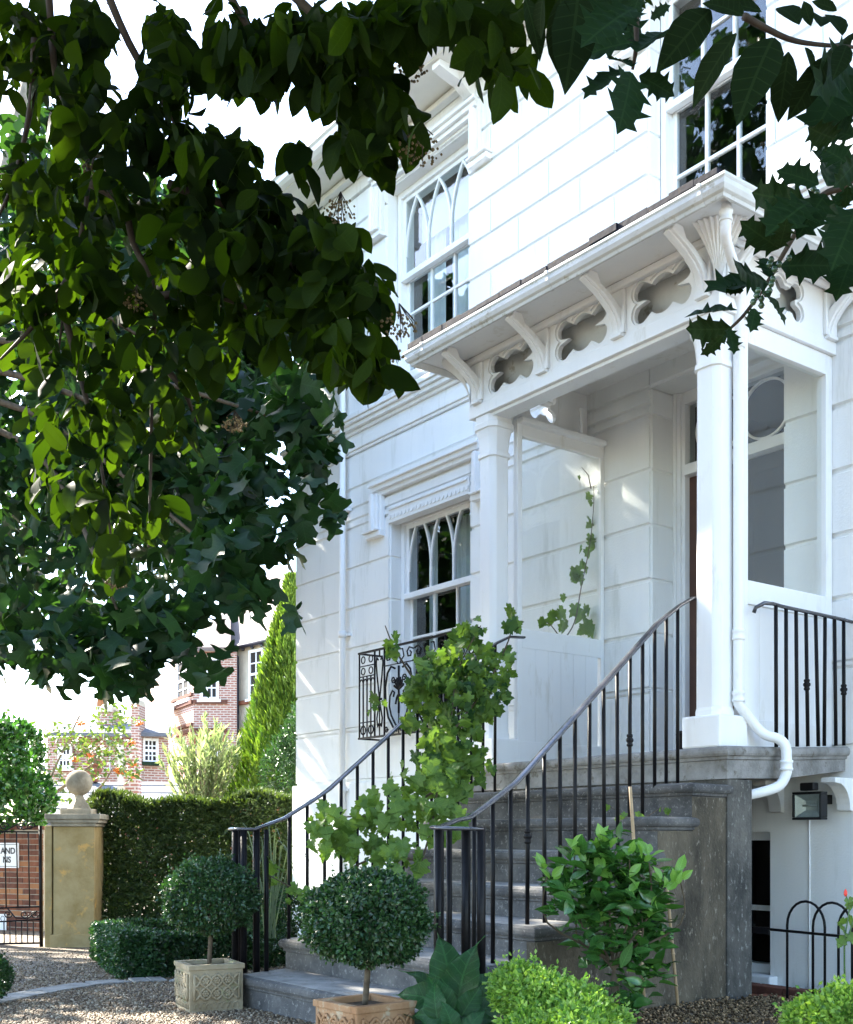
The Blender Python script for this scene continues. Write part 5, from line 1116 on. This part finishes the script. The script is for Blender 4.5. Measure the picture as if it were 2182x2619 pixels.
fb(fx-.115, fx+.095, fy, fy+.07, 1.03, 1.045, 'housing', 'black'); fb(fx-.115, fx+.095, fy, fy+.07, 1.19, 1.205, 'housing', 'black'); fb(fx-.115, fx-.10, fy, fy+.07, 1.0455, 1.1895, 'housing', 'black'); fb(fx+.08, fx+.095, fy, fy+.07, 1.0455, 1.1895, 'housing', 'black'); fb(fx-.10, fx+.08, fy+.055, fy+.07, 1.0455, 1.1895, 'housing', 'black')
mb = MB(); mb.add([(fx-.099,fy+.01,1.047),(fx+.079,fy+.01,1.047),(fx+.079,fy+.01,1.188),(fx-.099,fy+.01,1.188),(fx-.05,fy+.05,1.09),(fx+.03,fy+.05,1.09),(fx+.03,fy+.05,1.15),(fx-.05,fy+.05,1.15)], [(0,1,5,4),(1,2,6,5),(2,3,7,6),(3,0,4,7),(4,5,6,7)]); mb.build('reflector', M['lens'], fl_)
MB().tube([(fx-.06, fy+.035, 1.12), (fx+.04, fy+.035, 1.12)], .006, 8).build('halogen_tube', M['lens'], fl_)
fb(fx-.10, fx+.08, fy+.004, fy+.008, 1.0456, 1.1894, 'front_glass', 'glass', 0); fb(fx-.06, fx+.04, fy+.0, fy+.06, 1.212, 1.262, 'sensor', 'black', .008); fb(fx-.03, fx+.01, fy+.07, YW-.001, 1.13, 1.19, 'wall_arm', 'black')
MB().tube([(fx-.16, YW-.006, 1.25), (fx-.155, YW-.006, .6), (fx-.16, YW-.006, -.1)], .004, 6).build('wall_cable', M['paint'], None, label='thin white cable running down the basement wall under the floodlight', cat='cable')
ger = empty('geranium', at(2165, 2590, 4.4), 'leggy geranium with a red bud at the right edge', 'plant')
twigs(ger, [smooth([at(2165,2600,4.4), at(2160,2420,4.4), at(2172,2330,4.4), at(2164,2288,4.4)]), smooth([at(2160,2420,4.4), at(2175,2380,4.4), at(2190,2330,4.4)])], .004, .002, 'camellia', 'stem')
for u, v in ((2160,2350),(2178,2310),(2150,2370),(2172,2390),(2160,2400),(2182,2350),(2170,2300)): inst('leaf', vm, facing(at(u, v, 4.4), .045), ger)
MB().lathe(at(2163,2284,4.4), [(.002,-.014),(.007,-.006),(.006,.006),(.001,.016)], 8).build('bud', M['redflower'], ger)

# ------------------------------------------------------------------ gate pier, gate, brick wall, signs
GD = 13.0; gzv = -.335
gpier = empty('gate_pier', at(190, 2424, GD), 'honey stone gate pier topped with a stone ball', 'pier')
yaw = R(6); u_ = (RT*math.cos(yaw) + FW*math.sin(yaw)); f_ = (FW*math.cos(yaw) - RT*math.sin(yaw)); c0 = at(189, 2400, GD); c0.z = 0
def pbox(hw, hd, z0, z1, nm, mt, off=(0, 0), bev=.008, root=None):
    c = c0 + u_*off[0] + f_*(off[1]+.30); mb = MB()
    P_ = [c + u_*sx*hw + f_*sy*hd for sx, sy in ((-1,-1),(1,-1),(1,1),(-1,1))]
    mb.add([Vector((p.x,p.y,z0)) for p in P_] + [Vector((p.x,p.y,z1)) for p in P_], [(0,3,2,1),(4,5,6,7),(0,1,5,4),(1,2,6,5),(2,3,7,6),(3,0,4,7)]); return mb.build(nm, M[mt], root or gpier, bev)
Zp = lambda v, D=GD: EYE + (VH-v)/FPX*D
pbox(.225, .30, -.42, Zp(2114), 'shaft', 'gatestone'); pbox(.26, .31, -.42, Zp(2390), 'base', 'gatestone', (.0, -.02))
pbox(.04, .30, -.41, Zp(2112), 'gate_post', 'gatestone', (-.285, .02)) 
pbox(.25, .33, Zp(2114)+.0005, Zp(2105), 'neck_moulding', 'capstone'); pbox(.285, .36, Zp(2105)+.0005, Zp(2096), 'cap', 'capstone'); pbox(.305, .385, Zp(2096)+.0005, Zp(2082), 'cap_slab', 'capstone'); pbox(.17, .22, Zp(2082)+.0005, Zp(2068), 'pedestal', 'capstone')
cc = c0 + f_*.30
MB().lathe((cc.x, cc.y, Zp(2068)), [(.15,0),(.12,.05),(.08,.10),(.055,.15),(.06,.175)], 4, False, yaw+A).build('finial_stem', M['capstone'], gpier, .006)
br_ = 34/FPX*GD; MB().lathe((cc.x, cc.y, Zp(1999)), [(br_*math.sin(math.pi*i/16)+.0005, -br_*math.cos(math.pi*i/16)) for i in range(17)], 24).build('ball', M['capstone'], gpier)
for k, (w_, z0, z1, ox) in enumerate(((.30,-.42,Zp(2392),.30),(.13,-.42,Zp(2402),.72))): pbox(w_*.5, .2, z0, z1, 'foot_block', 'gatestone', (ox-.02, -.12))
gate = empty('iron_gate', at(40, 2424, GD), 'black wrought iron gate with scrolls left of the stone pier', 'gate')
def G(u, v): p = at(u, v, GD+.1); return p
def gt(pts, r=.008, nm='bar'): return MB().tube([G(*p) for p in pts], r, 6).build(nm, M['iron'], gate)
gt([(103,2112),(106,2424)], .022, 'stile'); gt([(-120,2126),(98,2128)], .010, 'top_rail'); gt([(-120,2327),(103,2319)], .010, 'mid_rail'); gt([(-120,2364),(103,2352)], .010, 'lock_rail'); gt([(-120,2416),(104,2412)], .012, 'bottom_rail')
for u in (-110,-80,-50,-20,12,42,72): gt([(u,2128),(u+4,2322)])
for u in range(-110, 100, 15): gt([(u,2356),(u+1,2414)], .007)
for cu in (20, 62, 88, -30):
    gt([(cu+12*(1-t/22)*math.cos(t*.42), 2338+11*(1-t/22)*math.sin(t*.42)) for t in range(20)], .007, 'scroll'); gt([(cu-10+13*(1-t/22)*math.cos(-t*.42), 2114+11*(1-t/22)*math.sin(-t*.42)) for t in range(20)], .007, 'scroll')
gt([(18,2322),(40,2348),(70,2350),(95,2330)], .008, 'scroll'); gt([(5,2130),(45,2108),(60,2122),(98,2112)], .008, 'scroll')
MB().box(0,.001,0,.001,0,.001) 
# brick wall beyond the gate, brick by brick where it shows
BD = 15.5; bwall = empty('brick_wall', at(20, 2410, BD), 'red brick garden wall seen through the iron gate', 'wall')
ua_, ub_ = -260, 110; pA_ = at(ua_, 2200, BD+1.0); pB_ = at(ub_, 2200, BD); dW = (pB_-pA_); dW.z = 0; LW = dW.length; dW.normalize(); nW = Vector((dW.y, -dW.x, 0)); nW = nW if nW.dot(FW) < 0 else -nW
z0w, z1w = -.55, Zp(2122, BD)
def wallbox(s0, s1, d0, d1, z0, z1):
    P_ = [Vector((pA_.x, pA_.y, 0)) + dW*s + nW*d for s, d in ((s0,d0),(s1,d0),(s1,d1),(s0,d1))]; mb = MB()
    return mb.add([Vector((p.x,p.y,z0)) for p in P_] + [Vector((p.x,p.y,z1)) for p in P_], [(0,3,2,1),(4,5,6,7),(0,1,5,4),(1,2,6,5),(2,3,7,6),(3,0,4,7)])
wallbox(0, LW, -.22, -.008, z0w, z1w).build('mortar_core', M['mortar'], bwall); wallbox(-.02, LW+.03, -.25, .03, z1w+.001, z1w+.05).build('coping', M['brickB'], bwall, .006)
row = 0; z = z0w+.1
while z < z1w - .06:
    s_ = LW - .225*9.5 - (.112 if row % 2 else 0)
    while s_ < LW - .02:
        e_ = min(s_+.215, LW); wallbox(max(s_, 0), e_, -.0085, random.uniform(-.002, .003), z, z+.065).build('brick', M[random.choice(['brickA','brickA','brickB','brickC'] if random.random() < .5 else ['brickA','brickB'])], bwall); s_ += .225
    z += .075; row += 1
def textobj(txt, parent, origin, xd, nd, size, mat, name='lettering'):
    cu = bpy.data.curves.new(name, 'FONT'); cu.body = txt; cu.size = size; cu.extrude = .001; cu.offset = .0035; cu.align_x = 'RIGHT'; o = bpy.data.objects.new(name, cu); C.objects.link(o)
    me = bpy.data.meshes.new_from_object(o); bpy.data.objects.remove(o); me.materials.clear(); me.materials.append(mat)
    o = bpy.data.objects.new(name, me); C.objects.link(o); zd = Vector((0,0,1)); m_ = Matrix((xd, zd, nd)).transposed().to_4x4(); m_.translation = origin
    if parent: setparent(o, parent)
    o.matrix_basis = m_; return o
def sgn(u):
    d = FW + RT*((u-U0)/FPX); t = Vector((pA_.x, pA_.y, 0)).dot(nW)/d.dot(nW); return (d*t - Vector((pA_.x, pA_.y, 0))).dot(dW)
sg1 = empty('wall_sign', at(0, 2190, BD), 'large white sign with black capital letters on the brick wall', 'sign')
s0, s1 = sgn(-115), sgn(50); zt_, zb_ = Zp(2156, BD), Zp(2221, BD)
o = wallbox(s0, s1, .006, .02, zb_, zt_).build('board', M['sign'], sg1)
for q in ((s0+.02, s1-.02, zt_-.025, zt_-.018), (s0+.02, s1-.02, zb_+.018, zb_+.025), (s1-.032, s1-.025, zb_+.025, zt_-.025)): wallbox(q[0], q[1], .0205, .022, q[2], q[3]).build('border_line', M['ink'], sg1)
base = Vector((pA_.x, pA_.y, 0)) + nW*.0215
textobj('AND', sg1, base + dW*(s1-.055) + Vector((0,0,Zp(2184, BD))), dW, nW, .115, M['ink']); textobj('NS', sg1, base + dW*(s1-.13) + Vector((0,0,Zp(2207, BD))), dW, nW, .115, M['ink'])
sg2 = empty('wall_sign', at(5, 2370, BD), 'small white notice low on the brick wall behind the gate', 'sign')
s0, s1 = sgn(-30), sgn(18); wallbox(s0, s1, .006, .016, Zp(2392, BD), Zp(2341, BD)).build('board', M['sign'], sg2)
mb = MB(); cB = base + dW*(s1-.06) + Vector((0,0,Zp(2353, BD))); mb.tube([cB + dW*.035*math.cos(t*.52) + Vector((0,0,.035*math.sin(t*.52))) + nW*-.004 for t in range(13)], .004, 5); mb.build('ring_mark', M['ink'], sg2)

# ------------------------------------------------------------------ garden beyond: conifer, feathery shrub, rowan, small things
def cone_tree(name, label, cat, u, D, zb, zt, rad, n, mat, size, t=NEED, lean=.9):
    b_ = at(u, 2200, D); r_ = empty(name, (b_.x, b_.y, zb), label, cat); mats = []
    for _ in range(n):
        h = random.random()**.75; a = random.random()*2*math.pi; rr = rad*(1-h)*(1+.10*math.sin(a*5+h*14)+.06*math.sin(a*11)) * random.uniform(.8, 1.03) + .01
        p = Vector((b_.x+rr*math.cos(a), b_.y+rr*math.sin(a), zb+(zt-zb)*h)); o_ = Vector((math.cos(a), math.sin(a), 0)); mats.append(lmat(p, o_*.45 + Vector((0,0,lean)) + rv(.22), o_ + rv(.4), random.uniform(*size)))
    scatter('foliage', t[0], t[1], mats, M[mat], r_, kind='stuff'); MB().tube([(b_.x,b_.y,zb-.1),(b_.x,b_.y,zb+(zt-zb)*.9)], [.08,.01], 8).build('trunk', M['wood'], r_); return r_
cone_tree('golden_conifer', 'tall golden green conical conifer against the corner of the house', 'tree', 748, 17.5, -.5, Zp(1485, 17.5), 1.58, 30000, 'conifer', (.09,.19))
bush('dark_conifer', 'dark green rounded conifer in front of the golden one', 'shrub', [(735,1975,16.0,65,85),(785,1920,16.0,65,120)], (.06,.10), 'box', 6000, at(735, 2200, 16.2), None, .2, NEED)
ft = empty('feathery_shrub', at(515, 2260, 17), 'pale feathery shrub rising above the tall hedge', 'shrub'); mats = []
fb_ = at(515, 2150, 17)
for k in range(60):
    a = random.random()*2*math.pi; sp_ = random.uniform(.1, .62); tipv = fb_ + Vector((sp_*math.cos(a), sp_*math.sin(a), 1.0 + random.uniform(.3, 1.0)*(1-sp_*.7)))
    for q in range(46):
        tq = .25 + .75*random.random(); p = fb_.lerp(tipv, tq); d = (tipv-fb_).normalized(); mats.append(lmat(p, d + rv(.35), rv(), random.uniform(.10, .18)))
    MB().tube([fb_, fb_.lerp(tipv, .5), tipv], [.012,.007,.002], 4).build('stem', M['trunk'], ft)
scatter('foliage', NEED[0], NEED[1], mats, M['feather'], ft, kind='stuff')
rw = empty('rowan_tree', at(150, 2150, 20), 'slender rowan with orange berries behind the stone ball', 'tree')
rb = [(150,1900,20,90,60,90),(270,1900,20,80,60,130),(330,1960,20,40,40,50),(230,1960,20,60,60,60),(300,1830,20,70,40,60),(200,2050,20,60,40,26),(40,1860,20,60,50,60),(120,1990,20,50,50,60)]
mats = [hang(p, random.uniform(.06, .12), .3, .9) for p in blobpts(rb, .8, 2.0)]
foliage(rw, mats, SLIM, M['rowan'])
twigs(rw, [smooth([at(100,2250,20), at(110,2050,20), at(180,1880,20), at(225,1790,20)]), smooth([at(40,2250,19.5), at(45,2000,19.5), at(30,1840,19.5)]), smooth([at(60,2250,20), at(75,2000,20), at(60,1830,20)]), smooth([at(110,2050,20), at(230,1960,20), at(300,1880,20)]), smooth([at(190,2080,20), at(260,2010,20), at(290,1960,20)])], .035, .007, 'trunk', 'trunk')
for u, v in ((300,1970),(345,1985),(340,1955),(310,1975),(337,1900),(230,1932),(192,1942),(355,1850),(206,1850)):
    scatter('berry_cluster', octv[:6], octt, ballseed(at(u, v, 19.8), .075, 45, .018), M['berry'], rw)
lsr = bush('left_shrub', 'leafy green shrub behind the gate at the left edge', 'shrub', [(20,2060,16,95,80),(90,2050,16.5,45,65),(-30,1950,16,85,120),(45,1925,16.5,60,75)], (.07,.13), 'camellia', 4200, at(20, 2300, 16), None, .3, SLIM)
# curved brick arch top behind the tall hedge
ar = empty('brick_arch', at(655, 2060, 16), 'curved yellow brick wall top rising over the tall hedge', 'wall')
cA = at(652, 2062, 15.6)
for i in range(17):
    a0 = math.pi*(1 - i/17); a1 = math.pi*(1-(i+.86)/17); P_ = []
    for rr, hh in ((.24, .08), (.34, .155)):
        for a in (a0, a1): P_.append(cA + RT*rr*math.cos(a) + Vector((0,0,hh*math.sin(a)-.02)))
    mb = MB(); mb.add(P_ + [p + FW*.22 for p in P_], [(0,1,3,2),(4,6,7,5),(0,4,5,1),(2,3,7,6),(0,2,6,4),(1,5,7,3)]); mb.build('brick', M['stonequoin' if i % 3 else 'brickC'], ar)
mb = MB(); w0 = cA - RT*.33; mb.bar(w0 - Vector((0,0,.7)) + FW*.11, cA + RT*.33 - Vector((0,0,.7)) + FW*.11, .22, 1.36); mb.build('wall_core', M['brickA'], ar)

# ------------------------------------------------------------------ neighbouring buildings
def quadwall(P_, thick, mat, nm, root):                         # P_: (u, D, v0, v1) ends; an upright slab
    (ua, Da, z0, z1), (ub, Db) = P_; a, b = at(ua, VH, Da), at(ub, VH, Db); d = (b-a); d.z = 0; d.normalize(); n_ = Vector((d.y, -d.x, 0)); n_ = n_ if n_.dot(FW) > 0 else -n_
    V_ = [a, b, b+n_*thick, a+n_*thick]; mb = MB(); mb.add([Vector((p.x,p.y,z0)) for p in V_] + [Vector((p.x,p.y,z1)) for p in V_], [(0,3,2,1),(4,5,6,7),(0,1,5,4),(1,2,6,5),(2,3,7,6),(3,0,4,7)])
    return mb.build(nm, M[mat], root)
def face_window(root, a, b, z0, z1, rows, cols, proud=.05, sillm='paint', glassm='dark'):
    a, b = Vector((a.x,a.y,0)), Vector((b.x,b.y,0)); d = (b-a); L = d.length; d.normalize(); n_ = Vector((-d.y, d.x, 0)); n_ = n_ if n_.dot(FW) < 0 else -n_
    def bx(s0, s1, q0, q1, za, zb, nm, mt, par):
        V_ = [a+d*s0+n_*q0, a+d*s1+n_*q0, a+d*s1+n_*q1, a+d*s0+n_*q1]; mb = MB(); mb.add([Vector((p.x,p.y,za)) for p in V_] + [Vector((p.x,p.y,zb)) for p in V_], [(0,3,2,1),(4,5,6,7),(0,1,5,4),(1,2,6,5),(2,3,7,6),(3,0,4,7)]); return mb.build(nm, M[mt], par)
    f = .09
    V_ = MB(); w_ = bx(0, f, .001, proud, z0, z1, 'window', 'paint', root)
    bx(L-f, L, .001, proud, z0, z1, 'frame', 'paint', w_); bx(f, L-f, .001, proud, z1-f, z1, 'frame', 'paint', w_); bx(f, L-f, .001, proud, z0, z0+f, 'frame', 'paint', w_); bx(-.08, L+.08, .001, proud+.08, z0-.08, z0-.001, 'sill', sillm, w_)
    bx(f, L-f, .001, proud*.9, (z0+z1)/2-.04, (z0+z1)/2+.04, 'meeting_rail', 'paint', w_)
    for i in range(1, cols): bx(f+(L-2*f)*i/cols-.02, f+(L-2*f)*i/cols+.02, .001, proud*.8, z0+f, z1-f, 'glazing_bar', 'paint', w_)
    zs = [z0+f + (z1-z0-2*f)*i/rows for i in range(rows+1)]
    for zc in zs[1:-1]: bx(f, L-f, .001, proud*.75, zc-.02, zc+.02, 'glazing_bar', 'paint', w_)
    for i in range(cols):
        for q, r_ in zip(zs, zs[1:]): bx(f+(L-2*f)*i/cols, f+(L-2*f)*(i+1)/cols, .0005, proud*.4, q, r_, 'pane', glassm, w_)
    return w_
H_ = lambda v, D: EYE + (VH-v)/FPX*D
bay = empty('bay_house', at(540, 2200, 39), 'red brick and stucco house with a canted two-storey bay', 'house')
zt_ = H_(1662, 38); zg = -3.5
quadwall(((443, 40.2, zg, zt_), (495, 38)), .3, 'housebrick', 'bay_side_wall', bay); quadwall(((495, 38, zg, zt_-.002), (582, 38)), .3, 'housebrick', 'bay_front_wall', bay); quadwall(((582, 38.0, zg, zt_-.004), (586, 40)), .3, 'housebrick', 'bay_return_wall', bay)
quadwall(((583, 39, zg, H_(1650, 39)), (860, 34.6)), .4, 'housestucco', 'stucco_wall', bay); quadwall(((443, 40.2, zg, zt_+.001), (380, 48)), .3, 'housebrick', 'bay_return_wall', bay)
def band(u0, D0, u1, D1, v, mt='brickB', th=.10, nm='string_course'):
    a, b = at(u0, VH, D0), at(u1, VH, D1); z = H_(v, D0); a.z = b.z = z; d = (b-a).normalized(); n_ = Vector((d.y, -d.x, 0)); n_ = n_ if n_.dot(FW) < 0 else -n_
    mb = MB(); mb.bar(a+n_*.03, b+n_*.03, .12, th); return mb.build(nm, M[mt], bay)
for v in (1795, 1868): band(443, 40.2, 495, 38, v*1.0+ (0)); 
for zc in (H_(1795, 38), H_(1868, 38)):
    for (u0, D0, u1, D1) in ((443,40.2,495,38),(495,38,582,38),(583,39,860,34.6)):
        a, b = at(u0, VH, D0), at(u1, VH, D1); a.z = b.z = zc; d = (b-a).normalized(); n_ = Vector((d.y,-d.x,0)); n_ = n_ if n_.dot(FW) < 0 else -n_; MB().bar(a+n_*.035, b+n_*.035, .12, .13).build('brick_band', M['brickB' if u0 < 583 else 'brickA'], bay)
A_ = lambda u, D: at(u, VH, D)
face_window(bay, A_(456, 39.6).lerp(A_(456,39.6),0), A_(486, 38.4), H_(1790, 38.6), H_(1682, 38.6), 4, 2); face_window(bay, A_(512, 38), A_(560, 38), H_(1790, 38), H_(1682, 38), 4, 3)
face_window(bay, A_(458, 39.55), A_(484, 38.45), H_(1950, 38.6), H_(1906, 38.6), 2, 2); face_window(bay, A_(534, 38), A_(562, 38), H_(1950, 38), H_(1906, 38), 2, 2)
sw0, sw1 = A_(639, 38.0), A_(676, 37.45); face_window(bay, sw0, sw1, H_(1787, 37.8), H_(1662, 37.8), 4, 2, .06)
for z in range(9): MB().bar(A_(500+z*9, 37.97) + Vector((0,0,H_(1902,38)-EYE+.0)), A_(500+z*9 + (z-4)*1.2, 37.97) + Vector((0,0,H_(1880,38)-EYE)), .06, .08).build('arch_brick', M['brickC'], bay)
# roofs
def roofquad(pts, mt, nm, root):
    n_ = len(pts); mb = MB(); mb.add(pts + [p - Vector((0,0,.12)) for p in pts], [tuple(range(n_)), tuple(range(2*n_-1, n_-1, -1))] + [(i, (i+1) % n_, n_+(i+1) % n_, n_+i) for i in range(n_)]); return mb.build(nm, M[mt], root)
ez = zt_+.02; ap = at(590, 1545, 41.5)
e1, e2, e3, e4 = [A_(u, D) for u, D in ((436, 40.4), (492, 37.6), (590, 37.6), (592, 41))]
for e_ in (e1, e2, e3, e4): e_.z = ez
for q in ((e1, e2, ap), (e2, e3, ap), (e3, e4, ap)): roofquad(list(q), 'rooftile', 'bay_roof', bay)
r1 = at(584, 1656, 38.7); r2 = at(870, 1656, 34.0); r2.z = r1.z; r3 = at(800, 1500, 42); r4 = at(600, 1530, 44); r3.z = r4.z = r1.z + 3.4
roofquad([r1, r2, r3, r4], 'rooftile', 'main_roof', bay); mb = MB(); mb.tube([r1+Vector((0,0,-.05)), r2+Vector((0,0,-.05))], .09, 8); mb.build('gutter', M['lead'], bay)
for i in range(9): p = r1.lerp(r2, .05+i*.09); MB().bar(p + Vector((0,0,-.12)), p + FW*.5 + Vector((0,0,-.12)), .08, .12).build('rafter_end', M['lead'], bay)
dp = at(607, 1680, 38.4); MB().tube([at(586,1662,38.4), at(600,1672,38.4), dp, Vector((dp.x, dp.y, zg))], .055, 8).build('drainpipe', M['lead'], bay)
# brick cottage with white sash, window box and slate roof
cot = empty('brick_cottage', at(380, 2200, 36), 'low purple brick cottage with a slate roof and green window box', 'house')
cz = H_(1870, 36)
quadwall(((354, 36, zg, cz), (432, 36.6)), .3, 'housebrick', 'wall', cot); quadwall(((120, 37, zg, cz-.1), (352, 36.4)), .3, 'housebrick', 'wall', cot)
wA = face_window(cot, A_(363, 36.05), A_(404, 36.38), H_(1952, 36.2), H_(1888, 36.2), 4, 3); MB().bar(A_(361,35.9)+Vector((0,0,H_(1953,36)-EYE)), A_(406,36.2)+Vector((0,0,H_(1953,36)-EYE)), .2, .12).build('window_box', M['tulip'], cot)
for ua2, ub2 in ((150,185),(262,285)): face_window(cot, A_(ua2, 36.9), A_(ub2, 36.6), H_(1965, 36.7), H_(1910, 36.7), 3, 3)
for (ua2, ub2, vt, D1) in ((350,440,1800,40),(118,352,1830,40)):
    q = [at(ua2,1873,35.7), at(ub2,1873,35.9), at(ub2+(6 if ua2 > 300 else -8), vt, D1), at(ua2+6, vt, D1)]; q[1].z = q[0].z; q[3].z = q[2].z; roofquad(q, 'roofslate', 'roof', cot)
for (ua2, ub2, v0, v1, D1) in ((250,290,1815,1870,37.5),(335,356,1795,1990,35.5)):
    a = A_(ua2, D1); b = A_(ub2, D1); pr_ = quadwall(((ua2, D1, H_(v1, D1) if ua2 < 300 else zg, H_(v0, D1)), (ub2, D1)), .8, 'housebrick', 'chimney' if ua2 < 300 else 'buttress', cot)
    MB().bar(a + Vector((0,0,H_(v0,D1)-EYE)) + FW*.3, b + Vector((0,0,H_(v0,D1)-EYE)) + FW*.3, 1.0, .18).build('coping', M['stonequoin'], cot)
quadwall(((300, 35.2, zg, H_(1905, 35)), (318, 35.2)), .5, 'stonequoin', 'stone_quoin', cot)
mb = MB().lathe(at(258, 1812, 37.7), [(.14,0),(.12,.3),(.15,.32),(.13,.42)], 10); mb.build('chimney_pot', M['brickC'], cot)
# slate-roofed outbuilding with a red finial
outb = empty('slate_outbuilding', at(250, 2300, 26), 'long low outbuilding with a pale slate roof and a red ridge finial', 'outbuilding')
zr, zv = H_(2000, 28.5), H_(2100, 26); q = [at(60,2100,26), at(470,2100,26), at(470,2000,28.5), at(60,2000,28.5)]; roofquad(q, 'roofslate', 'roof', outb)
for k in range(5):
    z_ = k/5; a = q[0].lerp(q[3], z_+.1); b = q[1].lerp(q[2], z_+.1); MB().bar(a+Vector((0,0,.005)), b+Vector((0,0,.005)), .02, .02).build('slate_course', M['roofslate'], outb)
quadwall(((60, 26.4, -3.5, zv-.05), (470, 26.4)), .3, 'housebrick', 'wall', outb)
fn = at(241, 2000, 28.4); MB().lathe(fn, [(.10,0),(.10,.12),(.06,.14),(.20,.26),(.20,.34),(.09,.38),(.22,.42),(.12,.60),(.02,.78)], 12).build('finial', M['brickA'], outb)
quadwall(((316, 25.5, -3.5, H_(1890, 25.5)), (352, 25.5)), .35, 'housebrick', 'brick_pier', outb); quadwall(((300, 25.4, -3.5, H_(2010, 25.4)), (315, 25.4)), .3, 'stonequoin', 'stone_pier', outb)
